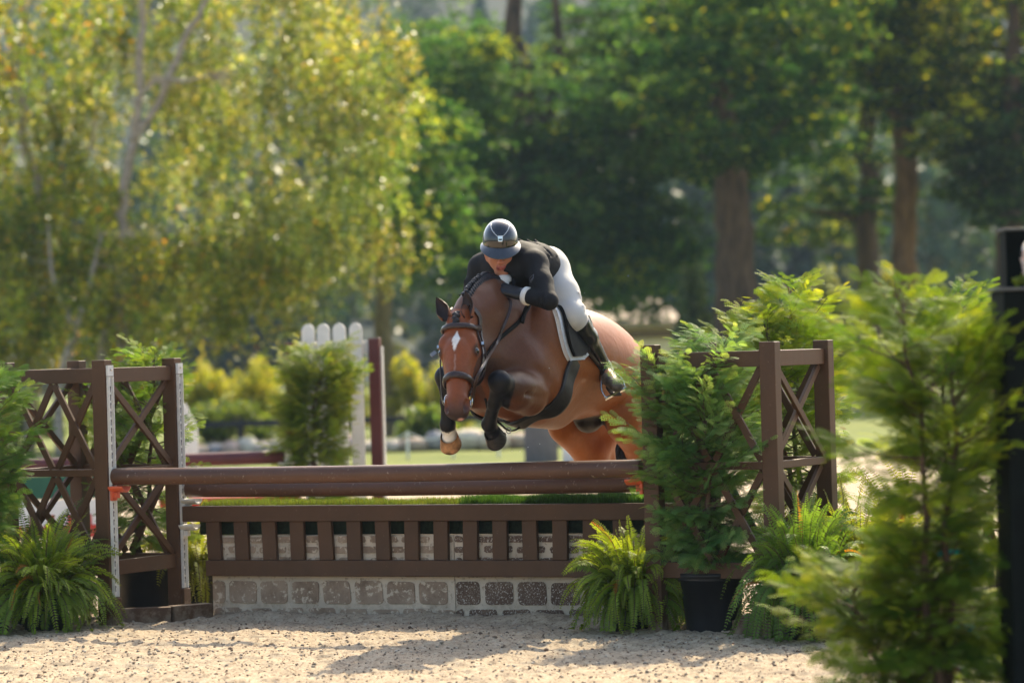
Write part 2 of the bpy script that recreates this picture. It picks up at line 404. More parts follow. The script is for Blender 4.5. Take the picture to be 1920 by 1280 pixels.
right_wing = wing('jump_wing', 'brown lattice wing half hidden behind the tall leafy shrub in the round black pot',
                  CR_, 1, [], [(CR_+UW*.445-VW*.085, CR_+UW*.80-VW*.085, .078), (CR_+UW*.40+VW*.09, CR_+UW*.80+VW*.09, .085)])

def pole(name, label, a, b_, r, mat, group=None, cat='jump pole'):
    a, b_ = np.array(a, float), np.array(b_, float); c = (a+b_)/2
    root = thing(name, label, cat, c, group)
    n_ = 40; t = np.linspace(0, 1, n_)[:, None]; mb = MB(); pts = a+(b_-a)*t
    pts[:, 2] -= .006*np.sin(np.pi*t[:, 0]); mb.tube(pts, r, 20)
    p = mb.build('rail', mat, root, smooth=True); bevel(p, .006)
    return root
zf = (.770, .782)
D0, D1 = A0, CR_.copy()
pole('jump_pole', 'nearer and higher brown round pole resting in orange cups', D0+U*.062+Z*zf[0]-V*.012, D1-U*.055+Z*zf[1]-V*.012, .043, BROWN_POLE, 'brown poles of the near jump')
B0, B1 = A0+VW*WS, CR_+VW*WS
pole('jump_pole', 'lower brown round pole just above the turf, farther from the camera', B0+U*.075+Z*.672, B1-U*.06+Z*.682, .041, BROWN_POLE, 'brown poles of the near jump')

def cup(name, label, P, d, mat, grp):
    """tray that a pole end lies in; P on the strip, d along the pole"""
    root = thing(name, label, 'jump cup', P, grp)
    mb = MB(); n_ = 9
    for k in range(n_-1):
        a0 = math.pi*(1.18+.64*k/(n_-1)); a1 = math.pi*(1.18+.64*(k+1)/(n_-1)); R0 = .05
        q = [P+d*s+V*(R0*math.cos(a))+Z*(R0*math.sin(a)+.03) for s, a in ((.0, a0), (.085, a0), (.085, a1), (.0, a1))]
        mb.prism(q, Z, .007)
    mb.build('tray', mat, root)
    mb = MB(); mb.box(P+d*.008-Z*.025, U, V, Z, .016, .05, .075); mb.box(P+d*.026-Z*.035, U, V, Z, .024, .034, .030); mb.build('bracket', mat, root, bev=.003)
    return root
cup('jump_cup', 'orange plastic cup under the left end of the front pole', A0+UW*.052+Z*(zf[0]-.060)-V*.012, U, ORANGE, 'orange cups of the front pole')
cup('jump_cup', 'orange plastic cup under the right end of the front pole, half hidden in leaves', D1-U*.045+Z*(zf[1]-.060)-V*.012, -U, ORANGE, 'orange cups of the front pole')
cup('jump_cup', 'white cup under the left end of the lower brown pole', B0+U*.055+Z*.612, U, STRIP, 'white cups on the back post of the left wing')
cup('jump_cup', 'white cup that carries the left end of the slatted gate', B0+UW*.055+Z*.478-V*.02, U, STRIP, 'white cups on the back post of the left wing')

# slatted gate, its front face flush above the wall panels
GV = .575
gate = thing('slatted_gate', 'brown wooden gate with upright slats hung in front of the mock brick wall', 'gate', A0+V*GV+U*1.55)
def gp(u_, z_, dv=0.): return A0+U*u_+V*(GV+dv)+Z*z_
mb = MB(); mb.beam(gp(.130, .545), gp(2.98, .545), Z, .045, .082); mb.build('top_rail', BROWN, gate, bev=.004)
mb = MB(); mb.beam(gp(.263, .262), gp(2.98, .262), Z, .045, .082); mb.build('bottom_rail', BROWN, gate, bev=.004)
rs = np.random.default_rng(8)
for i in range(16):
    u_ = .306+.1645*i; sl = rs.normal(0, .002)
    mb = MB(); mb.beam(gp(u_-sl, .3035, .006), gp(u_+sl, .5035, .006), U, .028, .080); mb.build('slat', BROWN, gate, bev=.003)

# mock stone wall panels: raised rounded blocks on a pale panel
def wall_mats():
    res = []
    for nm, lo, hi, spk, amt in (('faded_block', (.20, .135, .09), (.42, .31, .22), (.58, .48, .36), .55), ('dark_block', (.085, .050, .034), (.17, .11, .075), (.60, .54, .46), .56)):
        mt, n, out = newmat(nm); b = P_(n, lo, .8, 0, .25)
        a_ = noise(n, 7, 5, .7); r_ = ramp(n, a_.outputs[0], [(.33, lo), (.68, hi)])
        s_ = noise(n, 120 if nm == 'dark_block' else 26, 3, .75); rr = ramp(n, s_.outputs[0], [(amt, (0, 0, 0)), (amt+.06, (1, 1, 1))])
        mx = n.nodes.new('ShaderNodeMix'); mx.data_type = 'RGBA'; n.links.new(rr.outputs[0], mx.inputs[0]); n.links.new(r_.outputs[0], mx.inputs[6]); mx.inputs[7].default_value = (*spk, 1)
        n.links.new(mx.outputs[2], b.inputs['Base Color']); bump(n, s_.outputs[0], b, .4, .003); n.links.new(b.outputs[0], out.inputs[0]); res.append(mt)
    return res
FADED, DARKB = wall_mats()
MORTAR = painted_wood('pale_panel', (.56, .47, .36), (.34, .26, .19), amount=.55, rough=.75)
def wall_panel(label, u0, u1, blk, dv, offs):
    root = thing('wall_panel', label, 'wall panel', A0+U*(u0+u1)/2+V*(GV+dv), 'mock brick wall panels under the gate')
    v0 = GV+dv; base = A0+V*v0
    mb = MB(); mb.box(base+U*(u0+u1)/2+V*.03+Z*.215, U, V, Z, u1-u0, .06, .43); mb.build('panel', MORTAR, root, bev=.003)
    rows = [(-.02, .052), (.077, .192), (.217, .315), (.338, .372), (.392, .424)]
    mb = MB(); rr = np.random.default_rng(int(u0*10)+3)
    for ri, (z0, z1) in enumerate(rows):
        z0 = max(z0, .004)
        x = u0-.183+offs+(ri % 2)*.0915
        while x < u1:
            a, b_ = max(x+.012, u0+.004), min(x+.170, u1-.004); x += .1835
            if b_-a < .03: continue
            j = rr.uniform(-.004, .004, 4); c_ = min(.022, (z1-z0)*.35, (b_-a)*.35)
            pts = []
            for cx, cz, a0 in ((b_-c_+j[0], z1-c_+j[1], 0), (a+c_+j[2], z1-c_+j[3], 90), (a+c_+j[1], z0+c_+j[0]*.5, 180), (b_-c_+j[3], z0+c_+j[2]*.5, 270)):
                for k in range(4):
                    t = R_(a0+30*k); pts.append(base+U*(min(max(cx+c_*math.cos(t), u0+.003), u1-.003))+Z*max(cz+c_*math.sin(t), .003)-V*.0001)
            mb.prism(pts, -V, .006)
    o = mb.build('blocks', blk, root); bevel(o, .002)
    return root
wall_panel('faded pinkish mock brick panel at the left under the slatted gate', .275, 1.68, FADED, .026, .0)
wall_panel('dark speckled mock brick panel in the middle, right of the faded one', 1.683, 2.98, DARKB, .026, .06)

# turf boxes behind the gate: dark box, bristly artificial grass on top
GRASSM = vcmat('turf_blades', .5, .3, .35, (1.2, 1.3, .5))
BOXG = simple('dark_turf_side', (.012, .022, .012), .9, nscale=60, var=.5)
def turf_box(label, u0, u1, ztop, blade, colr, seed, Nb):
    root = thing('turf_box', label, 'turf box', A0+U*(u0+u1)/2+V*(GV+.15), 'turf boxes on top of the wall panels')
    mb = MB(); mb.box(A0+U*(u0+u1)/2+V*(GV+.19)+Z*(ztop+.432)/2, U, V, Z, u1-u0, .26, ztop-.432); mb.build('box', BOXG, root)
    r = np.random.default_rng(seed); uu = r.uniform(u0, u1, Nb); vv = r.uniform(GV+.055, GV+.32, Nb)
    P = A0[None]+U[None]*uu[:, None]+V[None]*vv[:, None]+Z[None]*(ztop-.004)
    L = blade*r.uniform(.5, 1.15, Nb)*(1+.5*(vnoise(uu*7, vv*9, seed)-.5)); d = np.stack([r.normal(0, .3, Nb), r.normal(0, .3, Nb), np.ones(Nb)], 1)
    Vt = np.array([[0, -.0016, 0], [0, .0016, 0], [.55, .0012, .05], [.55, -.0012, .05], [1, 0, .14]]); Vt[:, 1] *= 1
    V3, F3 = [], []
    Rm = frames(d, randdir(Nb, r)); X = Vt[None]*np.stack([L, np.ones(Nb), L], 1)[:, None]
    VV = np.einsum('nij,nkj->nki', Rm, X)+P[:, None]
    FQ = np.array([[0, 1, 2, 3]])[None]+(np.arange(Nb)*5)[:, None, None]; FT = np.array([[3, 2, 4]])[None]+(np.arange(Nb)*5)[:, None, None]
    c = np.array(colr)[None]*r.uniform(.55, 1.4, (Nb, 1))*np.stack([r.uniform(.85, 1.3, Nb), np.ones(Nb), np.ones(Nb)], 1)
    mk('turf', VV.reshape(-1, 3), [FQ.reshape(-1, 4), FT.reshape(-1, 3)], GRASSM, root, col=np.repeat(c, 5, 0))['kind'] = 'stuff'
turf_box('low strip of artificial turf above the left half of the gate', .19, 1.70, .572, .044, (.15, .19, .035), 1, 17000)
turf_box('thicker and darker strip of artificial turf above the right half of the gate', 1.705, 2.96, .584, .052, (.06, .14, .028), 2, 19000)
# pale pebble-like moss ball at the left end of the turf
# ------------------------------------------------------------------ plants
def foliage(name, transl, rough=.5, spec=.3, tint=(1.35, 1.25, .45)): return vcmat(name, rough, spec, transl, tint)
ARBO = foliage('arborvitae_leaf', .52, .55, .12); FERN = foliage('fern_leaf', .48); BIRCH = foliage('birch_leaf', .58, .32, .6)
MAPLE = foliage('maple_leaf', .50, .6, .08); FAR = foliage('far_leaf', .30)
BARK = simple('bark_brown', (.075, .052, .038), .9, nscale=24, var=.45, bmp=.6, stretch=(1, 1, .25), bdist=.02)
TWIG = simple('twig_brown', (.10, .062, .040), .8, nscale=40, var=.35)

def spray_template():
    """flat scale-leaf spray, unit length along x in the xy plane"""
    q, f = [], []
    def kite(a, ang, L, wd, zz):
        c, s = math.cos(ang), math.sin(ang); a = np.array(a); d = np.array([c, s]); p = np.array([-s, c])
        k = len(q)
        for pt in (a, a+d*L*.5+p*wd, a+d*L, a+d*L*.5-p*wd): q.append((pt[0], pt[1], zz))
        f.append((k, k+1, k+2, k+3))
    kite((0, 0), 0, 1, .018, 0)
    t = .10; side = 1; i = 0
    while t < .93:
        L = .40*math.sin(math.pi*min(1, (t*.85+.18)))**.8*(1.0 if i % 2 else .80)+.05; ang = side*R_(44-14*t); a = (t, 0)
        kite(a, ang, L, .021, -.03*L)
        n_ = max(2, int(L/.10))
        for j in range(n_):
            s = (j+.6)/(n_+.3); b_ = (a[0]+math.cos(ang)*L*s, a[1]+math.sin(ang)*L*s); sd_ = 1 if (j % 2) else -1
            kite(b_, ang+sd_*R_(36), L*.36*(1-s*.55)+.035, .021, -.05*L*s)
        t += .085; side = -side; i += 1
    return np.array(q), np.array(f)
SPV, SPF = spray_template()
def curl(Vt, k):
    o = Vt.copy(); o[:, 2] += -k*o[:, 0]**2 - .3*k*np.abs(o[:, 1])**1.5; return o
SPS = [curl(SPV, k) for k in (.05, .16, .3)]

def arborvitae(name, label, base, H, rad, seed, nbr=110, spr=.08, colr=(.052, .115, .030), tip=(.20, .26, .05), pot=None, lean=(0, 0), prof=None, z0=.0, gap=0, group=None, stems=1, ties=False, light=1., flat=1.):
    r = np.random.default_rng(seed); base = np.array(base, float); root = thing(name, label, 'shrub', base, group)
    zb = 0.
    if pot:
        pr_, ph = pot; zb = ph*.9; mb = MB()
        mb.lathe(base, [(0, .002), (pr_*.80, .002), (pr_*.82, .012), (pr_*.965, ph*.86), (pr_*1.03, ph*.865), (pr_*1.045, ph*.90), (pr_*1.03, ph*.93), (pr_*1.06, ph*.94), (pr_*1.06, ph), (pr_*1.0, ph), (pr_*.96, ph*.9), (0, ph*.88)], 48)
        mb.build('pot', POT, root, smooth=True)
    top = base+np.array([lean[0], lean[1], H])
    stem_paths = []
    for s in range(stems):
        a = r.uniform(0, 6.28); o = .05*(stems > 1)
        k = np.linspace(0, 1, 9)[:, None]; b0 = base+np.array([math.cos(a)*o*.4, math.sin(a)*o*.4, zb])
        b1 = top+np.array([math.cos(a)*o*3, math.sin(a)*o*3, -.1*H*(s > 0)])
        P = b0+(b1-b0)*k; P[1:-1, :2] += r.normal(0, .016, (7, 2)); stem_paths.append(P)
    mb = MB()
    for P in stem_paths: mb.tube(P, np.linspace(.017, .004, 9), 8)
    prof = prof or [(0, .55), (.12, .9), (.35, 1.), (.6, .9), (.82, .6), (.95, .3), (1, .1)]
    px_, pr2 = zip(*prof); VV, FF, CC = [], [], []; off = 0
    pos, dr, nm, sz, cl = [], [], [], [], []
    for i in range(nbr):
        t = ((i+r.uniform(0, 1))/nbr)**.92; S = stem_paths[i % stems]
        zrel = z0+(1-z0)*t; ip = min(zrel*8, 7.999); b0 = S[int(ip)]*(1-(ip % 1))+S[int(ip)+1]*(ip % 1)
        R0 = rad*float(np.interp(t, px_, pr2))*r.uniform(.55, 1.18)
        if gap and r.random() < gap: R0 *= .45
        a = i*2.39996+r.normal(0, .3); up = .15+.65*t-.75*max(0, .34-t)/.34+r.normal(0, .16)
        out_ = np.array([math.cos(a), math.sin(a)*flat, 0]); e = b0+out_*R0+Z*R0*up
        mid = (b0+e)/2-Z*R0*.10; P = spline([b0, mid, e], 7); mb.tube(P, np.linspace(.006*(1-t*.5), .0015, 7), 5, cap=False)
        sdv = np.cross(out_, Z); npl = Z*.7+out_*(-.25+r.normal(0, .25))+sdv*r.normal(0, .45)+np.array([0, -.35, 0]); bl = r.choice([.35, .7, 1.1, 1.7], p=[.25, .25, .25, .25]); m_ = int(5+R0/spr*2.6)
        for j in range(m_):
            s = .25+.75*(j+r.uniform(.2, .9))/m_; k_ = min(int(s*6), 5); q = P[k_]+(P[k_+1]-P[k_])*(s*6-k_)
            sg = (-1)**j; sd_ = out_*(.55+.5*s)+sdv*sg*(.85-.55*s)+Z*(up*.45+.10)+r.normal(0, .14, 3); sd_ /= np.linalg.norm(sd_); Ls = spr*r.uniform(.9, 2.1)*(1.25-.4*s)
            if j == m_-1: sd_ = out_*.9+Z*(up*.5+.2); sd_ /= np.linalg.norm(sd_); q = e; Ls = spr*1.5
            nn_ = npl+r.normal(0, .22, 3); nn_ /= np.linalg.norm(nn_); lat_ = np.cross(nn_, sd_); ns_ = max(3, int(Ls/spr*3.2))
            for i2 in range(ns_):
                f_ = (i2+.3)/ns_; dd = sd_+lat_*((-1)**i2)*(.75-.5*f_)+r.normal(0, .10, 3)-Z*.18*f_
                if i2 == ns_-1: dd = sd_-Z*.12
                pos.append(q+sd_*Ls*f_-Z*.06*Ls*f_); dr.append(dd); nm.append(nn_+r.normal(0, .15, 3)); sz.append(spr*r.uniform(.75, 1.15)*(1-.25*f_))
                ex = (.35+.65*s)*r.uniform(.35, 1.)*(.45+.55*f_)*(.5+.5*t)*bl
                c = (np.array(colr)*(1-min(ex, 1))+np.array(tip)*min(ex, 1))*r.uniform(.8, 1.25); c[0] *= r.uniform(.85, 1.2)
                if r.random() < .003: c = np.array([.22, .10, .035])*r.uniform(.6, 1.2)
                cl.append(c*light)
    pos, dr, nm, sz, cl = map(np.array, (pos, dr, nm, sz, cl))
    Rm = frames(dr, nm); kk = r.integers(0, 3, len(pos))
    for k in range(3):
        s = kk == k
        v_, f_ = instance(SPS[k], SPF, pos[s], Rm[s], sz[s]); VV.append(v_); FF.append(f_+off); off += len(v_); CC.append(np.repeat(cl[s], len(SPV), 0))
    mb.build('trunk', TWIG, root, smooth=True)
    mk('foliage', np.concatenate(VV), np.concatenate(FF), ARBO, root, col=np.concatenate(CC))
    if ties:
        TEAL = simple('teal_ribbon', (.02, .42, .34), .5, var=.2)
        for z_, dx in ties:
            mb = MB(); c = base+Z*z_+np.array([dx, 0, 0])
            mb.tube([c+np.array([-.045, -.02, .0]), c+np.array([0, -.032, .004]), c+np.array([.045, -.02, .002]), c+np.array([.05, .02, 0]), c+np.array([-.045, .02, 0]), c+np.array([-.045, -.02, 0])], .008, 6, flat=1.3)
            mb.tube([c+np.array([.03, -.03, 0]), c+np.array([.055, -.04, -.02]), c+np.array([.06, -.045, -.035])], .007, 6)
            mb.build('ribbon', TEAL, root)
    return root

def fern(label, base, R0, H, seed, nfr=90, colr=(.10, .20, .025), tip=(.34, .42, .04), group=None, droop=1., z_base=.0, pot=True):
    r = np.random.default_rng(seed); base = np.array(base, float); root = thing('fern', label, 'fern', base, group)
    if pot:
        mb = MB(); mb.lathe(base, [(0, .002), (.10, .002), (.125, .16), (.135, .165), (.135, .185), (.12, .185), (.115, .17), (0, .165)], 28); mb.build('pot', POT, root, smooth=True)
    VV, FF, CC = [], [], []; off = 0; mb = MB()
    for i in range(nfr):
        a = i*2.39996+r.normal(0, .25); q = (i+.5)/nfr; L = R0*r.uniform(.55, 1.25)*(1.05 if q > .3 else .85); el = R_(84-78*q+r.normal(0, 9))
        o = np.array([math.cos(a), math.sin(a), 0.]); n_ = 22; t = np.linspace(0, 1, n_)
        ang = el-droop*(R_(58)+R_(52)*q+r.normal(0, .15))*t**1.4
        st = L*1.25/n_; P = np.cumsum(np.stack([np.cos(ang)*st, np.sin(ang)*st], 1), 0)
        zb = base+Z*(.18 if pot else .03)+o*r.uniform(.01, .11)+Z*z_base
        sw = np.cross(o, Z)*r.normal(0, .10); pts = zb+o[None]*P[:, :1]+Z[None]*P[:, 1:]*(H/R0)+sw[None]*(t[:, None]**2)*L*2
        pts[:, 2] = np.maximum(pts[:, 2], .02+.02*r.random()); mb.tube(pts[::3], np.linspace(.0022, .0008, len(pts[::3])), 4, cap=False)
        T = np.gradient(pts, axis=0); T /= np.linalg.norm(T, axis=1)[:, None]; side = np.cross(T, Z[None]+o*.3); side /= np.linalg.norm(side, axis=1)[:, None]+1e-9
        tw = np.linspace(r.normal(0, .35), r.normal(0, .9), n_)[:, None]; up = np.cross(side, T); side = side*np.cos(tw)+up*np.sin(tw)
        m_ = 36; tt = np.linspace(.06, .99, m_); pp = np.stack([np.interp(tt, t, pts[:, k]) for k in range(3)], 1)
        ss = np.stack([np.interp(tt, t, side[:, k]) for k in range(3)], 1); TT = np.stack([np.interp(tt, t, T[:, k]) for k in range(3)], 1)
        ll = .036*np.sin(np.pi*(tt*.80+.14))**.8*r.uniform(.8, 1.2)*min(1.1, .55+.5*L/.32)
        for sgn in (1, -1):
            d = ss*sgn+TT*.35; d += r.normal(0, .12, d.shape); d /= np.linalg.norm(d, axis=1)[:, None]; pk = np.cross(d, np.cross(TT, ss)); pk /= np.linalg.norm(pk, axis=1)[:, None]
            wd = .0052*(ll/.03+.3)/1.3
            dn = -Z[None]*.12*ll[:, None]
            v_ = np.stack([pp, pp+d*ll[:, None]*.35+pk*wd[:, None], pp+d*ll[:, None]+dn, pp+d*ll[:, None]*.35-pk*wd[:, None]], 1).reshape(-1, 3)
            VV.append(v_); FF.append(np.arange(len(v_)).reshape(-1, 4)+off); off += len(v_)
            ex = (.15+.85*tt)*(1-.55*q)*r.uniform(.5, 1.1); c = np.array(colr)[None]*(1-ex[:, None])+np.array(tip)[None]*ex[:, None]
            if r.random() < .015: c = c*0+np.array([.35, .16, .03])
            CC.append(np.repeat(c*r.uniform(.8, 1.2), 4, 0))
    mb.build('stalks', TWIG, root, smooth=True)
    mk('fronds', np.concatenate(VV), np.concatenate(FF), FERN, root, col=np.concatenate(CC))
    return root

def gxy(x, y): q = g(x, y); q[2] = 0; return q
SH = 'feathery evergreen shrubs around the jump'
# potted shrub in front of the right wing
arborvitae('arborvitae', 'tall leafy green shrub growing in the round black pot before the right wing', gxy(1338, 1184), 1.36, .20, 11, nbr=220, spr=.070,
           colr=(.09, .22, .06), tip=(.40, .54, .20), pot=(.155, .285), lean=(-.05, 0), prof=[(0, .6), (.15, .9), (.35, 1.15), (.55, 1.1), (.72, 1.), (.88, .8), (1, .4)], z0=.12, gap=.10, group=SH, stems=3)
arborvitae('arborvitae', 'tallest yellow-green shrub rising behind the right wing', at(1515, 1130, -.55)*[1, 1, 0], 1.64, .25, 12, nbr=175, spr=.072,
           colr=(.11, .22, .02), tip=(.48, .54, .05), pot=(.15, .27), lean=(-.04, 0), prof=[(0, .7), (.2, .9), (.45, .95), (.66, 1.05), (.8, .8), (.92, .4), (1, .12)], z0=.16, gap=.25, group=SH, stems=2)
arborvitae('arborvitae', 'shrub in a black pot seen through the side lattice of the left wing', at(270, 1150, .50)*[1, 1, 0], 1.36, .20, 13, nbr=125, spr=.066,
           colr=(.08, .18, .035), tip=(.32, .42, .08), pot=(.165, .27), lean=(.0, 0), z0=.16, prof=[(0, .8), (.3, 1.), (.6, 1.), (.85, .9), (1, .5)], gap=.2, group=SH, stems=2)
arborvitae('arborvitae', 'leafy shrub cut by the left edge of the picture in front of the left wing', at(-32, 1120, -.42)*[1, 1, 0], 1.28, .23, 14, nbr=140, spr=.072,
           colr=(.07, .17, .035), tip=(.28, .40, .08), pot=(.15, .26), lean=(-.02, 0), z0=.2, prof=[(0, .5), (.2, .55), (.45, .8), (.6, 1.), (.75, .8), (.9, .5), (1, .2)], gap=.15, group=SH, stems=2)
# foreground shrubs, out of focus
arborvitae('arborvitae', 'big blurred shrub with teal ribbons on its stems, nearest to the camera', at(1765, 1280, -5.7)*[1, 1, 0], 1.50, .31, 15, nbr=165, spr=.082,
           colr=(.05, .13, .016), tip=(.44, .54, .03), pot=None, lean=(-.06, 0), z0=.10, prof=[(0, .7), (.2, .7), (.30, .5), (.42, .35), (.50, .5), (.60, .95), (.8, 1.1), (.92, .7), (1, .25)], gap=.32, group=SH, stems=3,
           ties=[(.62, .05), (.36, .07)], flat=.8)
arborvitae('arborvitae', 'narrow shrub beside the black column at the right edge', at(1872, 1200, -2.9)*[1, 1, 0], 1.54, .15, 16, nbr=120, spr=.070,
           colr=(.06, .15, .02), tip=(.42, .52, .05), pot=(.15, .27), lean=(-.04, 0), z0=.16, prof=[(0, .9), (.4, 1.), (.8, .9), (.95, .5), (1, .3)], gap=.15, group=SH, stems=2)
arborvitae('arborvitae', 'low spreading blurred shrub in the bottom right corner, nearest to the camera', at(1675, 1280, -5.5)*[1, 1, 0], .62, .24, 17, nbr=85, spr=.080,
           colr=(.04, .10, .014), tip=(.34, .42, .03), lean=(.02, 0), z0=.05, prof=[(0, 1.1), (.3, 1.1), (.6, 1.), (.85, .7), (1, .3)], gap=.25, group=SH, stems=2)
FG = 'lush potted ferns at the foot of the jump'
fern('bushy green fern in front of the left wing', gxy(85, 1184), .27, .38, 21, nfr=330, group=FG)
fern('yellow-green fern lit from behind, between left wing and gate', at(372, 1110, .75)*[1, 1, 0], .30, .42, 22, nfr=150, tip=(.34, .34, .05), colr=(.15, .20, .03), group=FG)
fern('bright fern spilling over the sand at the right end of the gate', gxy(1190, 1182), .215, .35, 23, nfr=340, group=FG, tip=(.42, .48, .05))
fern('dark green fern right of the black pot', gxy(1512, 1197), .22, .48, 24, nfr=300, colr=(.07, .16, .03), tip=(.20, .32, .05), group=FG)
fern('sunlit yellow fern behind the blurred shrub, left of it', at(1610, 1130, -1.5)*[1, 1, 0], .38, .52, 25, nfr=260, colr=(.12, .18, .03), tip=(.34, .36, .05), group=FG)
fern('sunlit fern mostly hidden behind the blurred shrub', at(1720, 1130, -1.1)*[1, 1, 0], .38, .55, 26, nfr=230, colr=(.12, .18, .03), tip=(.34, .36, .05), group=FG)
fern('small dark fern tucked behind the left wing post', at(60, 1080, .0)*[1, 1, 0], .33, .52, 27, nfr=70, colr=(.04, .09, .02), tip=(.10, .17, .03), group=FG)
# ------------------------------------------------------------------ implicit bodies: smooth unions of tapered limbs, then surface nets
class SDF:
    def __init__(s, lo, hi, h):
        s.h = h; s.lo = np.array(lo, float); s.n = np.ceil((np.array(hi)-s.lo)/h).astype(int)+1
        s.F = np.full(s.n, .25, np.float32)
        s.ax = [s.lo[i]+h*np.arange(s.n[i]) for i in range(3)]
    def _sub(s, blo, bhi):
        i0 = np.clip(np.floor((blo-s.lo)/s.h).astype(int), 0, s.n-1); i1 = np.clip(np.ceil((bhi-s.lo)/s.h).astype(int)+1, 1, s.n)
        sl = tuple(slice(a, b) for a, b in zip(i0, i1))
        X = np.stack(np.meshgrid(*[s.ax[i][sl[i]] for i in range(3)], indexing='ij'), -1).astype(np.float32)
        return sl, X
    def _op(s, sl, d, k, sub):
        a = s.F[sl]
        if sub:
            h = np.clip(.5-.5*(a+d)/max(k, 1e-6), 0, 1); s.F[sl] = a*(1-h)-d*h+k*h*(1-h); return
        if k == 0: s.F[sl] = np.minimum(a, d); return
        h = np.clip(.5+.5*(a-d)/k, 0, 1); s.F[sl] = a*(1-h)+d*h-k*h*(1-h)
    def limb(s, a, b, ra, rb, k=.03, thin=None, tf=1., sub=False):
        """round cone a-b; 'thin' direction squeezed by factor tf"""
        a, b = np.array(a, float), np.array(b, float); m = max(ra, rb)+k*1.2+.03
        sl, X = s._sub(np.minimum(a, b)-m, np.maximum(a, b)+m)
        if X.size == 0: return
        d = b-a; L2 = d@d; q = X-a.astype(np.float32)
        t = np.clip((q@d.astype(np.float32))/max(L2, 1e-9), 0, 1); q = q-t[..., None]*d.astype(np.float32)
        if thin is not None:
            w_ = np.array(thin, float); w_ /= np.linalg.norm(w_); w_ = w_.astype(np.float32)
            q = q+(q@w_)[..., None]*w_*(tf-1)
        dd = np.sqrt((q**2).sum(-1))-(ra+(rb-ra)*t); s._op(sl, dd, k, sub)
    def path(s, pts, rad, k=.03, thin=None, tf=1.):
        for i in range(len(pts)-1): s.limb(pts[i], pts[i+1], rad[i], rad[i+1], k, thin, tf)
    def ell(s, c, r, k=.04, rot=None, sub=False):
        """ellipsoid; rot = 3x3 with axes as columns"""
        c = np.array(c, float); r = np.array(r, float); m = r.max()+k*1.2+.02
        sl, X = s._sub(c-m, c+m)
        if X.size == 0: return
        q = X-c.astype(np.float32)
        if rot is not None: q = q@np.array(rot, np.float32)
        k0 = np.sqrt(((q/r)**2).sum(-1)); k1 = np.sqrt(((q/(r*r))**2).sum(-1))
        s._op(sl, (k0*(k0-1)/np.maximum(k1, 1e-6)).astype(np.float32), k, sub)
    def mesh(s, smooth=2):
        F = s.F; n = np.array(F.shape); h = s.h
        ins = F < 0
        c = np.zeros(n-1, np.int8)
        for i in (0, 1):
            for j in (0, 1):
                for k in (0, 1): c += ins[i:n[0]-1+i, j:n[1]-1+j, k:n[2]-1+k]
        act = np.argwhere((c > 0) & (c < 8)); N = len(act); idx = np.full(n-1, -1, np.int32); idx[tuple(act.T)] = np.arange(N)
        acc = np.zeros((N, 3)); cnt = np.zeros(N)
        C8 = [(i, j, k) for i in (0, 1) for j in (0, 1) for k in (0, 1)]
        val = {q: F[tuple((act+q).T)] for q in C8}
        for q in C8:
            for ax in range(3):
                if q[ax]: continue
                q2 = list(q); q2[ax] = 1; q2 = tuple(q2); a, b = val[q], val[q2]; m = (a < 0) != (b < 0)
                t = np.where(m, a/np.where(m, a-b, 1), 0); p = np.tile(np.array(q, float), (N, 1)); p[:, ax] = t
                acc[m] += p[m]; cnt[m] += 1
        Vt = s.lo+(act+acc/cnt[:, None])*h; Q = []
        for ax in range(3):
            o = [1, 1, 1]; o[ax] = 0; a, b = [i for i in range(3) if i != ax]
            S0 = [slice(1, -1)]*3; S0[ax] = slice(0, n[ax]-1); S1 = list(S0); S1[ax] = slice(1, n[ax])
            A_, B_ = ins[tuple(S0)], ins[tuple(S1)]; e = np.argwhere(A_ != B_); flip = A_[tuple(e.T)]
            e = e+np.array(o)
            def id_(da, db):
                q = e.copy(); q[:, a] -= da; q[:, b] -= db; return idx[tuple(q.T)]
            quad = np.stack([id_(1, 1), id_(0, 1), id_(0, 0), id_(1, 0)], 1)
            fl = flip if ax != 1 else ~flip
            quad[~fl] = quad[~fl][:, ::-1]; Q.append(quad)
        Q = np.concatenate(Q); Q = Q[(Q >= 0).all(1)]
        E_ = np.concatenate([Q[:, [0, 1]], Q[:, [1, 2]], Q[:, [2, 3]], Q[:, [3, 0]]]); E_ = np.concatenate([E_, E_[:, ::-1]])
        deg = np.bincount(E_[:, 0], minlength=N).astype(float)
        for it in range(smooth):
            for lam in (.5, -.52) if it < smooth-1 else (.5,):
                av = np.stack([np.bincount(E_[:, 0], weights=Vt[E_[:, 1], i], minlength=N) for i in range(3)], 1)/np.maximum(deg, 1)[:, None]
                Vt = Vt+(av-Vt)*lam
        return Vt, Q
def mirror_l(p): return (p[0], -p[1], p[2])
def sst(x, a, b): t = np.clip((x-a)/(b-a), 0, 1); return t*t*(3-2*t)
def segdist(Pn, a, b):
    a, b = np.array(a, float), np.array(b, float); d = b-a; t = np.clip((Pn-a)@d/(d@d), 0, 1)
    return np.linalg.norm(Pn-a-t[:, None]*d, axis=1), t
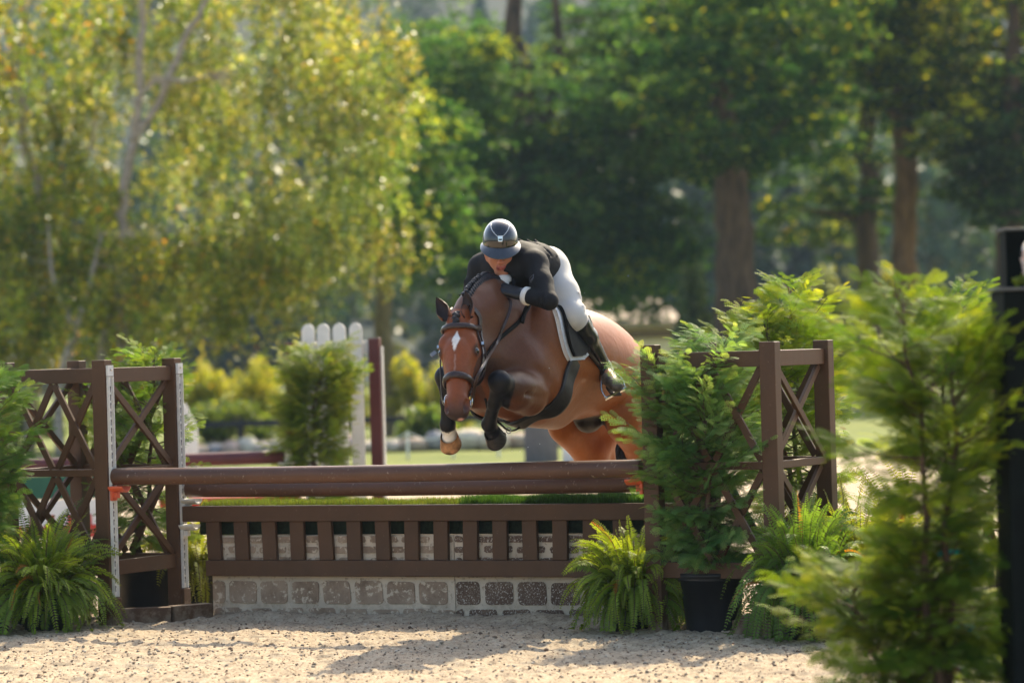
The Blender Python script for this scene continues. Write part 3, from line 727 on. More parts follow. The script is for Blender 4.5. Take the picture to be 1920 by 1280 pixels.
# ------------------------------------------------------------------ the horse, in its own frame: f forward, l to its left, z up
POLL = np.array([1.085, .028, 1.552])
hh = np.array([.956, .292, 0]); latv = np.array([-.292, .956, 0]); down = np.array([0, 0, -1.])
hN = hh*.44+down*.885+latv*.055; hN /= np.linalg.norm(hN)
hC = latv-hN*(latv@hN); hC /= np.linalg.norm(hC); hB = np.cross(hC, hN)*-1
if hB@hh < 0: hB = -hB
HR = np.stack([hN, hB, hC], 1)
def HL(a, b, c=0.):
    a = a if a < .33 else .33+(a-.33)*.74
    return POLL+hN*a+hB*b+hC*c
S = SDF((-1.45, -.50, .20), (1.60, .55, 1.85), .0078)
def rotp(deg, ax='l'):
    t = R_(deg); c, s_ = math.cos(t), math.sin(t)
    return np.array([[c, 0, -s_], [0, 1, 0], [s_, 0, c]]) if ax == 'l' else np.array([[c, -s_, 0], [s_, c, 0], [0, 0, 1]])
# trunk
S.ell((-.08, 0, 1.285), (.58, .272, .285), .05, rotp(4))
S.ell((.32, 0, 1.32), (.34, .212, .315), .10)
S.ell((.60, 0, 1.30), (.17, .20, .20), .08)
S.ell((.52, .105, 1.22), (.17, .10, .15), .05); S.ell((.52, -.105, 1.22), (.17, .10, .15), .05)
S.limb((.42, 0, 1.56), (.02, 0, 1.50), .085, .075, .12, (0, 1, 0), 1.2)
S.ell((-.32, 0, 1.25), (.32, .235, .185), .10)
S.ell((-.54, 0, 1.175), (.25, .218, .188), .09, rotp(14))
S.limb((-.15, 0, 1.385), (-.46, 0, 1.295), .085, .085, .10)
for q in (1, -1):
    S.ell((-.59, .115*q, 1.09), (.19, .122, .22), .07, rotp(18))
    S.ell((-.38, .170*q, 1.25), (.09, .05, .07), .06)                 # point of hip
    S.ell((.40, .160*q, 1.34), (.13, .080, .27), .07, rotp(-22))      # shoulder blade
    S.ell((.42, .150*q, 1.20), (.13, .065, .12), .05)                  # triceps
    S.limb((.60, .125*q, 1.28), (.44, .165*q, 1.13), .095, .085, .06)
S.limb((.55, 0, 1.12), (.10, 0, 1.045), .09, .085, .10)
# neck: deep, arched, drawn back a little to the left
nk = [(.42, 0, 1.40), (.62, 0, 1.475), (.80, .005, 1.525), (.93, .012, 1.505), (1.02, .02, 1.465)]
S.path(nk, [.255, .215, .165, .118, .088], .05, (0, 1, 0), 1.75)
S.limb((.62, 0, 1.28), (.95, .03, 1.36), .14, .085, .09, (0, 1, 0), 1.25)
S.path([(.30, 0, 1.625), (.52, 0, 1.668), (.74, 0, 1.672), (.89, .01, 1.618), (1.01, .02, 1.545)], [.045, .038, .034, .028, .022], .05)
# head
def he(a, b, c, r, k=.03): S.ell(HL(a, b, c), r, k, HR)
he(.055, -.075, 0, (.10, .075, .070), .03)
he(.155, -.070, 0, (.135, .070, .083), .03)
he(.20, -.155, .055, (.125, .085, .055), .03); he(.20, -.155, -.040, (.125, .085, .045), .03)
S.limb(HL(.20, -.050), HL(.50, -.050), .068, .046, .03)
S.limb(HL(.16, -.018), HL(.48, -.022), .030, .026, .02, hB, .8)
S.limb(HL(.28, -.135), HL(.50, -.105), .055, .034, .03)
for q in (1, -1):
    S.limb(HL(.185, -.078, .062*q), HL(.36, -.085, .046*q), .026, .014, .02)    # facial crest
    he(.150, -.040, .070*q, (.042, .026, .024), .018)                           # brow
    he(.190, -.052, .080*q, (.030, .022, .018), .012)                            # eye mound
    he(.525, -.040, .036*q, (.048, .030, .026), .018)                           # nostril rim
    he(.555, -.046, .036*q, (.022, .028, .022), .012)
he(.535, -.070, 0, (.050, .048, .052), .025)
he(.567, -.075, 0, (.028, .038, .042), .02)
he(.540, -.118, 0, (.040, .028, .030), .015)
for q in (1, -1):
    S.ell(HL(.545, -.030, .052*q), (.036, .019, .020), .006, HR, sub=True)
    S.ell(HL(.190, -.044, .096*q), (.019, .014, .012), .006, HR, sub=True)
S.limb(HL(.575, -.098, .03), HL(.575, -.098, -.03), .004, .004, .004, sub=True)
# forelegs folded
LF = dict(sh=(.56, .15, 1.27), el=(.63, .150, 1.135), kn=(.985, .195, 1.210), fe=(.83, .040, 1.005), pa=(.79, .035, .976), ho=(.775, .034, .962))
RF = dict(sh=(.56, -.15, 1.27), el=(.44, -.19, 1.14), kn=(.845, -.180, 1.235), fe=(.795, -.212, 1.005), pa=(.765, -.218, .968), ho=(.755, -.222, .945))
for q, J in ((1, LF), (-1, RF)):
    el, kn, fe, pa, ho = [np.array(J[k]) for k in ('el', 'kn', 'fe', 'pa', 'ho')]
    S.limb(el, el+(kn-el)*.5, .098, .080, .05); S.limb(el+(kn-el)*.45, kn, .080, .050, .04)
    S.ell(el+(kn-el)*.30+np.array([0, .02*q, .03]), (.13, .055, .055), .04)
    S.ell(el+(kn-el)*.35+np.array([0, -.01*q, -.045]), (.12, .05, .045), .04)
    S.ell(kn, (.047, .048, .052), .02); S.ell(kn+np.array([.012, 0, .012]), (.040, .046, .040), .02)
    m_ = kn+(fe-kn)*.5; cd = (fe-kn)/np.linalg.norm(fe-kn)
    S.limb(kn, m_, .044, .030, .02); S.limb(m_, fe, .029, .032, .02)
    bk = np.cross(cd, (0, 1., 0)); bk = bk if bk[0] < 0 else -bk
    S.limb(kn+bk*.030, fe+bk*.022, .020, .021, .02)
    S.ell(fe+bk*.008, (.037, .035, .037), .015); S.ell(fe+bk*.028, (.020, .024, .020), .015)
    S.limb(fe, pa, .032, .030, .015); S.limb(pa, ho, .031, .040, .015)
    S.limb((.82, .240*q, 1.150), (.60, .262*q, 1.12), .006, .008, .04, sub=True)                 # fold under the forearm
    S.limb((.52, .268*q, 1.30), (.60, .262*q, 1.19), .006, .010, .04, sub=True)                   # groove between shoulder and arm
# hind legs, pushed out behind
LH = dict(st=(-.38, .155, .985), ho=(-.80, .13, .66), fe=(-1.02, .13, .42), pa=(-1.09, .13, .36))
RH = dict(st=(-.34, -.160, .980), ho=(-.76, -.13, .65), fe=(-1.00, -.13, .42), pa=(-1.07, -.13, .36))
for q, J in ((1, LH), (-1, RH)):
    st, ho, fe, pa = [np.array(J[k]) for k in ('st', 'ho', 'fe', 'pa')]
    S.limb((-.56, .12*q, 1.12), st+np.array([-.04, 0, .02]), .20, .125, .06, (0, 1, 0), 1.35)
    S.ell(st+np.array([.02, 0, 0]), (.075, .065, .095), .04)
    S.limb((-.70, .11*q, 1.03), (-.62, .12*q, .86), .15, .085, .06, (0, 1, 0), 1.2)
    S.limb(st, (st+ho)/2, .112, .088, .05, (0, 1, 0), 1.25); S.limb((st+ho)/2, ho, .086, .046, .04, (0, 1, 0), 1.15)
    S.limb((-.66, .12*q, .90), ho+np.array([-.02, 0, .03]), .06, .026, .04)
    S.ell(ho, (.055, .040, .06), .02); S.limb(ho+np.array([-.045, 0, .04]), ho, .028, .03, .02)
    S.limb(ho, fe, .036, .030, .02); S.ell(fe, (.036, .036, .038), .015); S.limb(fe, pa, .031, .038, .015)
S.ell((-.26, .01, .995), (.11, .060, .070), .03)                                  # sheath
S.limb((-.70, 0, 1.21), (-.80, -.03, 1.16), .035, .03, .03)                      # dock
HV, HQ = S.mesh(3)
# coat colours
def horse_col(P):
    n = len(P); nz = (vnoise(P[:, 0]*9+P[:, 1]*5, P[:, 2]*9, 3)-.5)
    bay = np.array([.335, .100, .024]); dark = np.array([.092, .039, .022]); red = np.array([.225, .064, .022]); blk = np.array([.0105, .0105, .013])
    c = np.tile(bay, (n, 1))
    def mix(w, col):
        nonlocal c
        w = np.clip(w, 0, 1)[:, None]; c = c*(1-w)+np.array(col)*w
    mix(sst(P[:, 2]+.25*P[:, 0]+nz*.08, 1.34, 1.60)*.68, dark)
    mix(sst(P[:, 0]+nz*.14, .34, .70)*.75, dark)
    for J in (LH, RH):
        d, t = segdist(P, J['st'], J['ho']); mix((d < .13)*sst(t+nz*.2, .70, .95), blk)
        for a, b_ in (('ho', 'fe'), ('fe', 'pa')): mix((segdist(P, J[a], J[b_])[0] < .09)*1., blk)
    d, _ = segdist(P, (-.34, .01, .98), (-.20, .01, .985)); mix(1-sst(d+nz*.03, .075, .115), (.022, .016, .015))
    # head
    q = (P-POLL)@HR; q[:, 0] = np.where(q[:, 0] > .33, .33+(q[:, 0]-.33)/.74, q[:, 0]); a, b_, cc = q[:, 0], q[:, 1], q[:, 2]
    hd = (a > -.02)*(b_ > -.225)*(np.abs(cc) < .13)*sst(P[:, 0], .94, 1.04)
    mix(hd*1., red); mix(hd*sst(a+nz*.05, .44, .60)*.85, (.055, .036, .033)); mix(hd*sst(a+nz*.02, .55, .63)*.9, (.020, .017, .018))
    mix(hd*sst(-b_, .10, .20)*.5, (.10, .045, .03))
    for s_ in (1, -1):
        d = np.linalg.norm((q-np.array([.190, -.05, .090*s_]))*[1, 1, 1], axis=1); mix(hd*(1-sst(d, .020, .042))*.85, (.02, .014, .013))
        d = np.linalg.norm((q-np.array([.548, -.03, .050*s_]))*[.7, 1, 1], axis=1); mix(hd*(1-sst(d, .012, .022)), (.006, .005, .005))
    up = (a-.155)/.045; dn = (a-.155)/.080; e_ = np.where(a < .155, np.abs(up), dn)
    star = hd*(b_ > -.055)*(1-sst(np.abs(cc+.002+.012*nz)/.0195+np.maximum(e_, 0)+nz*.25, .86, 1.05)); mix(star, (.78, .72, .66))
    mix(hd*(b_ > -.06)*(a > .24)*(a < .36)*(1-sst(np.abs(cc), .001, .006))*.25, (.6, .5, .45))
    snip = hd*(1-sst(np.linalg.norm((q-np.array([.610, -.082, .014]))*[.8, .8, 1.2], axis=1), .014, .022)); mix(snip, (.60, .33, .27))
    mix((P[:, 0] < .99)*(P[:, 0] > .30)*sst(P[:, 2]-np.interp(P[:, 0], [.3, .52, .74, .9, 1.02], [1.655, 1.70, 1.705, 1.655, 1.585])+.012, 0, .01)*(np.abs(P[:, 1]-.01) < .03), blk)
    for J in (LF, RF):                                       # forearms go dark to black at the knee
        d, t = segdist(P, J['el'], J['kn']); mix((d < .16)*sst(t+nz*.25, .15, .9)*.75, (.05, .03, .024))
        m = (segdist(P, J['el'], J['kn'])[0] < .12)*sst(t+nz*.12, .84, .94); mix(m, blk)
        for a, b_ in (('kn', 'fe'), ('fe', 'pa'), ('pa', 'ho')): mix((segdist(P, J[a], J[b_])[0] < .075)*1., blk)
    # white half pastern on the right fore, ragged upper edge
    fe, ho = np.array(RF['fe']), np.array(RF['ho']); ax = (ho-fe)/np.linalg.norm(ho-fe); t = (P-fe)@ax/np.linalg.norm(ho-fe)
    rg = vnoise(P[:, 1]*90, P[:, 0]*90, 6)*.16
    mix((np.linalg.norm(P-(fe+ho)/2, axis=1) < .11)*sst(t+rg, .36, .42), (.74, .68, .58))
    return np.clip(c*(1+nz[:, None]*.12), 0, 1)
HCOL = horse_col(HV)
# ears: curled shells joined into the body mesh
def ear(side, tipdir, face):
    V_, F_, C_ = [], [], []; base = HL(.010, -.020, (.052 if side > 0 else -.060)); d = np.array(tipdir, float); d /= np.linalg.norm(d)
    fc = np.array(face, float); fc -= d*(d@fc); fc /= np.linalg.norm(fc); sd_ = np.cross(d, fc); n_, m_ = 16, 17
    for lay in (0, 1):
        for i in range(n_):
            s = i/(n_-1); r = .034*(math.sin(math.pi*min(1, (s*.80+.22)))**.75)*(1-.0*s)*(1 if s < .98 else .25)
            if s > .8: r *= math.sqrt(max(0, 1-((s-.8)/.21)**2))*.98+.02
            r -= .0035*lay*(r > .008); op = R_(150-95*min(1, s*1.6)+15*s) if s < .99 else R_(80)
            cen = base+d*(s*.142-.02)+fc*(-.016*s*s+.005)
            for j in range(m_):
                t = -op+2*op*j/(m_-1)+math.pi
                V_.append(cen+(sd_*math.sin(t)+fc*math.cos(t)*.9)*r)
                e = abs(j/(m_-1)-.5)*2
                if lay == 0: C_.append(np.array([.20, .07, .03])*(1-.85*(max(e**8, sst(s, .86, .98)))))
                else: C_.append(np.array([.035, .02, .016]))
    nn = n_*m_
    for lay in (0, 1):
        for i in range(n_-1):
            for j in range(m_-1):
                q = [lay*nn+i*m_+j, lay*nn+i*m_+j+1, lay*nn+(i+1)*m_+j+1, lay*nn+(i+1)*m_+j]; F_.append(q if lay == 0 else q[::-1])
    for i in range(n_-1):
        for j in (0, m_-1):
            F_.append([i*m_+j, (i+1)*m_+j, nn+(i+1)*m_+j, nn+i*m_+j])
    return np.array(V_), np.array(F_), np.array(C_)
eV, eF, eC = [HV], [HQ], [HCOL]; off = len(HV)
for sd_, tip, fc in ((1, -hN*.92-hC*.14+hB*.16, hh*.9-latv*.15), (-1, -hN*.84-hC*.40+hB*.02, hh*.95+latv*.05)):
    v_, f_, c_ = ear(sd_, tip, fc); eV.append(v_); eF.append(f_+off); eC.append(c_); off += len(v_)
COAT = vcmat('bay_coat', .42, .20, 0, nsc=55, nvar=.12, bmp=.10)
_n = COAT.node_tree; _b = next(x for x in _n.nodes if x.type == 'BSDF_PRINCIPLED'); _b1 = _b.inputs['Normal'].links[0].from_node
_w = noise(_n, 16, 4, .55, (1, 1, .6), .6); _bb = _n.nodes.new('ShaderNodeBump'); _bb.inputs['Strength'].default_value = .35; _bb.inputs['Distance'].default_value = .010
_n.links.new(_w.outputs[0], _bb.inputs['Height']); _n.links.new(_bb.outputs[0], _b1.inputs['Normal'])
_h = noise(_n, 260, 3, .6, (1, .35, .8)); _b2 = _n.nodes.new('ShaderNodeBump'); _b2.inputs['Strength'].default_value = .25; _b2.inputs['Distance'].default_value = .002
_n.links.new(_h.outputs[0], _b2.inputs['Height']); _n.links.new(_b2.outputs[0], _bb.inputs['Normal'])
horse = thing('horse', 'bay horse with a white star, folded forelegs and plaited mane, jumping the brown poles', 'horse', OH)
mk('body', Wn(np.concatenate(eV)), np.concatenate(eF), COAT, horse, smooth=True, col=np.concatenate(eC))
HBVH = BVHTree.FromPolygons([Vector(p) for p in HV], [tuple(q) for q in HQ.tolist()])
def tow(v): return Wn(v)
def part(mb_or, name, mat, parent, smooth=True):
    mb_or.v = [Wn(v) for v in mb_or.v]; return mb_or.build(name, mat, parent, smooth=smooth)
EYE = simple('dark_eye', (.010, .006, .005), .05, var=.1, bmp=0, coat=1)
HOOFD = simple('dark_hoof_horn', (.035, .030, .028), .38, nscale=30, var=.5, bmp=.3, stretch=(1, 1, 3))
HOOFL = simple('amber_hoof_sole', (.34, .17, .075), .5, nscale=26, var=.75, bmp=.5)
HAIR = simple('black_hair', (.012, .011, .014), .42, nscale=90, var=.5, bmp=.7, stretch=(1, 1, 1))
for q in (1, -1):
    mb = MB(); c = HL(.190, -.058, .0780*q); prof = [(.021*math.sin(t), .021*math.cos(t)) for t in np.linspace(.01, math.pi-.01, 12)]
    mb.lathe(c, prof, 18, hC); part(mb, 'eye', EYE, horse)
def hoof(J, name, sole, parent, open_=1.):
    """hoof capsule: coronet to ground surface, sole with frog"""
    pa, ho = np.array(J['pa']), np.array(J['ho']); ax = ho-pa; ax /= np.linalg.norm(ax)
    ax = ax*.15+np.array(J['dir']); ax /= np.linalg.norm(ax)
    sd_ = np.array([0, 1., 0]); sd_ -= ax*(ax@sd_); sd_ /= np.linalg.norm(sd_); fr = np.cross(sd_, ax)
    if fr@np.array(J['toe']) < 0: fr = -fr
    mb = MB(); N = 28; rings = [(.040, .0, .0), (.0425, .006, .0), (.0455, .026, .005), (.0505, .052, .013), (.0525, .062, .016), (.051, .066, .016), (.044, .064, .015), (.042, .058, .014), (.004, .052, .010)]
    V_ = []
    for r, h, sh in rings:
        for k in range(N):
            t = 2*math.pi*k/N; x = math.cos(t); rr = r*(1.0+.10*x-.05*math.cos(2*t)); V_.append(ho-ax*.018+ax*h+fr*(rr*x*1.08+sh)+sd_*(rr*math.sin(t)*.98))
    F_ = [(i*N+k, i*N+(k+1) % N, (i+1)*N+(k+1) % N, (i+1)*N+k) for i in range(len(rings)-1) for k in range(N)]
    mb.add(V_, F_)
    for k in range(6): pass
    o = part(mb, 'hoof', name, parent)
    c0 = ho-ax*.018+ax*.057+fr*.013; mb = MB()
    mb.add([c0-fr*.050+sd_*.020+ax*.001, c0-fr*.050-sd_*.020+ax*.001, c0+fr*.012+ax*.003, c0-fr*.045+ax*.008], [(0, 3, 2), (3, 1, 2), (0, 1, 3)])
    fr_ = part(mb, 'frog', sole, o, False)
    mb = MB(); pts = [c0+ax*.006+fr*(.046*math.cos(t))*1.06+sd_*(.046*math.sin(t)) for t in np.linspace(-2.3, 2.3, 22)]
    mb.tube(pts, .0052, 6, flat=1.0); part(mb, 'horseshoe', METAL, o)
LF['dir'] = (-.85, -.05, -.34); LF['toe'] = (.1, 0, -1); RF['dir'] = (-.80, -.22, -.42); RF['toe'] = (.1, 0, -1)
LH2 = dict(pa=LH['fe'], ho=LH['pa'], dir=(-.9, 0, -.3), toe=(0, 0, -1)); RH2 = dict(pa=RH['fe'], ho=RH['pa'], dir=(-.9, 0, -.3), toe=(0, 0, -1))
hoof(LF, HOOFD, HOOFD, horse); hoof(RF, HOOFL, HOOFL, horse); hoof(LH2, HOOFD, HOOFD, horse); hoof(RH2, HOOFD, HOOFD, horse)
# plaited mane: a row of knots on the crest, laid over to the right with a rolled edge
mb = MB(); rr = np.random.default_rng(5)
cr = []
for f_ in np.linspace(.42, 1.05, 14):
    l_ = np.interp(f_, [.4, .8, 1.02], [-.004, .002, .018]); q_ = HBVH.ray_cast(Vector((f_, l_, 3)), Vector((0, 0, -1))); cr.append(np.array(q_[0]))
cr = spline(cr, 38)
for i, c in enumerate(cr[7:-4]):
    prof = [(.0135*math.sin(t)*rr.uniform(.8, 1.15), .014*math.cos(t)*.85) for t in np.linspace(.02, math.pi-.02, 8)]
    mb.lathe(c+np.array([0, -.004+rr.normal(0, .002), .009+rr.normal(0, .002)]), prof, 10, (rr.normal(0, .2), .3, 1))
    if i % 1 == 0:
        mb.tube([c+np.array([0, .012, .006]), c+np.array([-.002, .024, -.008]), c+np.array([-.002, .030, -.022])], [.0085, .0075, .005], 7)
mb.tube(cr[:-4]+np.array([0, .017, -.002]), .008, 7)
mb.tube(spline([cr[6]+[0, 0, .01], cr[6]+[.01, .01, .035], cr[6]+[-.005, .025, .055]], 6), [.008, .011, .012, .012, .010, .004], 8)
part(mb, 'mane', HAIR, horse)
mb = MB()                                                            # forelock plait
fp = [HL(.005, -.02, -.004), HL(.020, -.004, -.004), HL(.040, .004, -.004), HL(.060, .006, -.003), HL(.078, .004, -.003)]
for i, c in enumerate(spline(fp, 7)):
    prof = [(.020*math.sin(t)*(1-.06*i), .014*math.cos(t)) for t in np.linspace(.02, math.pi-.02, 8)]; mb.lathe(c+hC*(.004*(-1)**i), prof, 10, hN)
part(mb, 'forelock', HAIR, horse)
mb = MB(); tp = spline([(-.74, -.01, 1.19), (-.90, -.05, 1.17), (-1.08, -.13, 1.08), (-1.10, -.20, .92), (-1.05, -.25, .72), (-1.02, -.27, .55)], 16)
mb.tube(tp, np.interp(np.linspace(0, 1, 16), [0, .15, .5, .8, 1], [.03, .05, .085, .075, .02]), 14)
for k in range(46):
    a = rr.uniform(0, 6.28); r0 = np.interp(np.linspace(0, 1, 16), [0, .15, .5, .8, 1], [.025, .05, .09, .095, .05])
    off_ = np.stack([np.cos(a)*r0, np.sin(a)*r0, 0*r0], 1); mb.tube(tp+off_+rr.normal(0, .003, (16, 3)), .005, 4)
part(mb, 'tail', HAIR, horse)

# ------------------------------------------------------------------ straps laid on the horse's surface
def snap(p, off):
    loc, nor, i, d = HBVH.find_nearest(Vector(p)); nor = np.array(nor); p = np.array(p); return np.array(loc)+nor*off, nor
def surf(px, py, lift=0.):
    """point of the horse's surface seen at that place in the photograph"""
    d = cF + cR*(px-960)/FPX - cU*(py-640)/FPX; d /= np.linalg.norm(d)
    o = CAM-OH; oh = np.array([-(o@VW), o@UW, o[2]]); dh = np.array([-(d@VW), d@UW, d[2]])
    q = HBVH.ray_cast(Vector(oh), Vector(dh)); 
    if q[0] is None: return None
    return np.array(q[0])+np.array(q[1])*lift
def pf(px, py, f):
    """point at that place in the photograph in the horse's cross plane f"""
    d = cF+cR*(px-960)/FPX-cU*(py-640)/FPX; s_ = ((OH-VW*f-CAM)@VW)/(d@VW); p = CAM+d*s_-OH; return np.array([-(p@VW), p@UW, p[2]])
def strap(pts, wd, th, name, mat, parent, n=40, off=.003, snapit=True, closed=False, m=None, roundy=False):
    P = spline(pts, n); Q, N_ = [], []
    for p in P:
        q, nn = snap(p, off+th/2) if snapit else (p, None); Q.append(q); N_.append(nn)
    Q = np.array(Q)
    if snapit:
        N_ = np.array(N_)
        for _ in range(3): N_[1:-1] = (N_[:-2]+N_[1:-1]*2+N_[2:])/4; Q[1:-1] = (Q[:-2]+Q[1:-1]*2+Q[2:])/4
    mb = MB(); T = np.gradient(Q, axis=0); T /= np.linalg.norm(T, axis=1)[:, None]
    V_ = []
    for i in range(n):
        nn = N_[i] if snapit else (m if m is not None else np.array([1., 0, 0])); nn = nn-T[i]*(T[i]@nn); nn /= np.linalg.norm(nn)+1e-9; s_ = np.cross(T[i], nn)
        if roundy: ring = [(math.cos(t)*wd/2, math.sin(t)*th/2) for t in np.linspace(0, 2*math.pi, 9)[:-1]]
        else: ring = [(-wd/2, -th/2), (wd/2, -th/2), (wd/2, th*.2), (wd*.38, th/2), (-wd*.38, th/2), (-wd/2, th*.2)]
        for x, y in ring: V_.append(Q[i]+s_*x+nn*y)
    k = len(ring); F_ = [(i*k+j, i*k+(j+1) % k, (i+1)*k+(j+1) % k, (i+1)*k+j) for i in range(n-1) for j in range(k)]
    F_ += [tuple(range(k-1, -1, -1)), tuple((n-1)*k+j for j in range(k))]
    mb.add(V_, F_); return part(mb, name, mat, parent, roundy)
LEATHER = simple('dark_brown_leather', (.040, .022, .018), .30, nscale=60, var=.35, bmp=.12, coat=.1)
BLKL = simple('black_leather', (.007, .0065, .007), .6, 0, .15, nscale=50, var=.4, bmp=.1)
GIRTHM = simple('worn_black_girth', (.022, .019, .018), .45, nscale=14, var=.6, bmp=.15)
BRASS = simple('brass', (.70, .45, .10), .25, 1, var=.1, bmp=0)
bridle = thing('bridle', 'brown leather bridle with reins and a silver bit on the bay horse', 'bridle', W(1.15, .06, 1.4))
def hs(lst): return [HL(*q) for q in lst]
strap(hs([(.045, -.11, -.095), (.068, -.055, -.088), (.080, .01, -.045), (.083, .02, 0), (.080, .01, .045), (.068, -.055, .088), (.045, -.11, .095)]), .030, .014, 'browband', LEATHER, bridle, 50, .004, roundy=True)
strap(hs([(.350, -.13, -.055), (.350, -.07, -.06), (.350, -.01, -.035), (.350, .01, 0), (.350, -.01, .035), (.350, -.07, .06), (.350, -.13, .055), (.345, -.18, .02), (.345, -.18, -.02), (.350, -.13, -.055)]), .034, .014, 'noseband', LEATHER, bridle, 70, .004, roundy=True)
for q in (1, -1):
    ck = strap(hs([(.045, -.085, .10*q), (.12, -.105, .10*q), (.22, -.115, .095*q), (.33, -.105, .07*q), (.44, -.10, .05*q)]), .016, .006, 'cheekpiece', LEATHER, bridle, 40, .004)
    strap(hs([(.04, -.12, .10*q), (.13, -.14, .10*q), (.24, -.145, .085*q), (.345, -.13, .06*q)]), .013, .005, 'cavesson_strap', LEATHER, bridle, 34, .003)
    strap(hs([(-.04, -.06, .03*q), (-.01, -.10, .08*q), (.045, -.11, .10*q)]), .026, .007, 'headpiece', LEATHER, bridle, 24, .003)
    mb = MB(); mb.box(HL(.135, -.10, .108*q), hN, hB, hC, .016, .022, .012); part(mb, 'buckle', METAL, bridle, False)
    c = HL(.462, -.098, .057*q); mb = MB(); mb.tube([c+hN*(.034*math.sin(t))+(hB*.8+hC*.35*q)*(.026*math.cos(t)) for t in np.linspace(0, 2*math.pi, 25)], .0042, 8, cap=False)
    bt = part(mb, 'bit_ring', METAL, bridle); mb = MB(); mb.lathe(c+hN*.0+hB*.02-hC*.006*q, [(0, -.008), (.009, -.006), (.009, .006), (0, .008)], 10, hN); part(mb, 'bit_joint', BRASS, bt)
mb = MB(); pp = HL(.20, -.035, -.105); mb.box(pp-hC*.012+hN*.0, (hC*.8-hN*.6)/1.0, hB, (hN*.8+hC*.6), .030, .008, .020); part(mb, 'leather_tag', simple('pale_leather_tag', (.16, .18, .21), .35), bridle, False)
HANDL = np.array([.672, .075, 1.625]); HANDR = np.array([.70, -.085, 1.655])
rl = [HL(.470, -.11, .060), pf(893, 712, 1.24), pf(908, 682, 1.16)]+[surf(*q, .014) for q in ((926, 645), (940, 612), (951, 585), (953, 566))]+[HANDL+np.array([.03, .0, -.01])]
strap(rl, .014, .006, 'rein', LEATHER, bridle, 60, snapit=False, m=np.array([.6, .8, 0]))
rr2 = [HL(.470, -.11, -.060), HL(.38, -.16, -.10), np.array([1.0, -.11, 1.42]), np.array([.84, -.12, 1.56]), HANDR+np.array([.02, -.02, -.01])]
strap(rr2, .018, .006, 'rein', LEATHER, bridle, 50, snapit=False, m=np.array([.6, -.8, 0]))
# martingale: neck strap and the strap from the girth up between the forelegs
mart = thing('martingale', 'thin black neck strap and chest strap of the bay horse', 'martingale', W(.6, .1, 1.4))
ns_ = [surf(*q) for q in ((992, 560), (984, 585), (972, 603), (955, 618), (936, 634), (918, 655), (905, 690))]
strap([(.42, -.10, 1.70), (.46, 0, 1.73)]+[q for q in ns_ if q is not None], .020, .006, 'neck_strap', BLKL, mart, 60, .003)
mb = MB(); mb.tube(spline([(.42, .0, .985), (.52, .0, .965), (.62, .02, .975), (.70, .03, 1.005), (.78, .02, 1.05), (.84, .03, 1.13)], 24), .007, 6, flat=.6); sp_ = part(mb, 'chest_strap', BLKL, mart)
mb = MB(); mb.tube([np.array([.60, .02+.014*math.cos(t), .968+.014*math.sin(t)]) for t in np.linspace(0, 6.283, 16)], .003, 6, cap=False); part(mb, 'ring', METAL, sp_)
mb = MB(); mb.tube(spline([HANDL+np.array([-.03, .10, -.05]), surf(980, 580, .02), surf(973, 606, .02)], 8), .011, 6, flat=.5); part(mb, 'strap_end', BLKL, mart)

# ------------------------------------------------------------------ saddle, pad and girth
def side_patch(outline, off, th, name, mat, parent, side=1, n=26, edge=0.):
    """panel drawn in side view (f, z), wrapped on the horse's flank; outline = list of (z, f_front, f_back)"""
    zs = np.array([o[0] for o in outline]); ff = np.array([o[1] for o in outline]); fb = np.array([o[2] for o in outline]); m_ = 14
    G = np.zeros((n, m_, 3)); Nn = np.zeros((n, m_, 3)); tz = np.linspace(0, 1, n); L = np.linspace(0, 1, len(zs))
    for i, t in enumerate(tz):
        z_, a, b_ = np.interp(t, L, zs), np.interp(t, L, ff), np.interp(t, L, fb)
        for j in range(m_):
            f_ = a+(b_-a)*j/(m_-1); hit = HBVH.ray_cast(Vector((f_, side*.8, z_)), Vector((0, -side, 0)))
            if hit[0] is None: p, nn = snap((f_, side*.02, z_), 0); nn = np.array([0, side*.3, 1.])
            else: p, nn = np.array(hit[0]), np.array(hit[1])
            G[i, j] = p; Nn[i, j] = nn
    for _ in range(6):
        G[1:-1] = (G[:-2]+2*G[1:-1]+G[2:])/4; Nn[1:-1] = (Nn[:-2]+2*Nn[1:-1]+Nn[2:])/4
        G[:, 1:-1] = (G[:, :-2]+2*G[:, 1:-1]+G[:, 2:])/4; Nn[:, 1:-1] = (Nn[:, :-2]+2*Nn[:, 1:-1]+Nn[:, 2:])/4
    Nn /= np.linalg.norm(Nn, axis=2)[..., None]
    inner = G+Nn*off; w_ = np.ones((n, m_)); 
    outer = G+Nn*(off+th); V_ = np.concatenate([inner.reshape(-1, 3), outer.reshape(-1, 3)]); k = n*m_; F_ = []
    for i in range(n-1):
        for j in range(m_-1):
            q = [i*m_+j, i*m_+j+1, (i+1)*m_+j+1, (i+1)*m_+j]; F_.append(q[::-1]); F_.append([k+x for x in q])
        for j in (0, m_-1): F_.append([i*m_+j, (i+1)*m_+j, k+(i+1)*m_+j, k+i*m_+j])
    for i in (0, n-1):
        for j in range(m_-1): F_.append([i*m_+j, i*m_+j+1, k+i*m_+j+1, k+i*m_+j])
    mb = MB(); mb.add(V_, F_); o = part(mb, name, mat, parent, True); bevel(o, min(.006, th*.4)); return o
PADW = simple('white_fleece_pad', (.68, .67, .66), .9, nscale=110, var=.10, bmp=.5, sheen=.3)
pad = thing('saddle_pad', 'white saddle pad showing along the front and under the saddle flap', 'saddle pad', W(.2, .2, 1.5))
OUTP = [(1.56, .455, -.06), (1.50, .455, -.10), (1.42, .440, -.12), (1.34, .420, -.12), (1.285, .395, .0)]
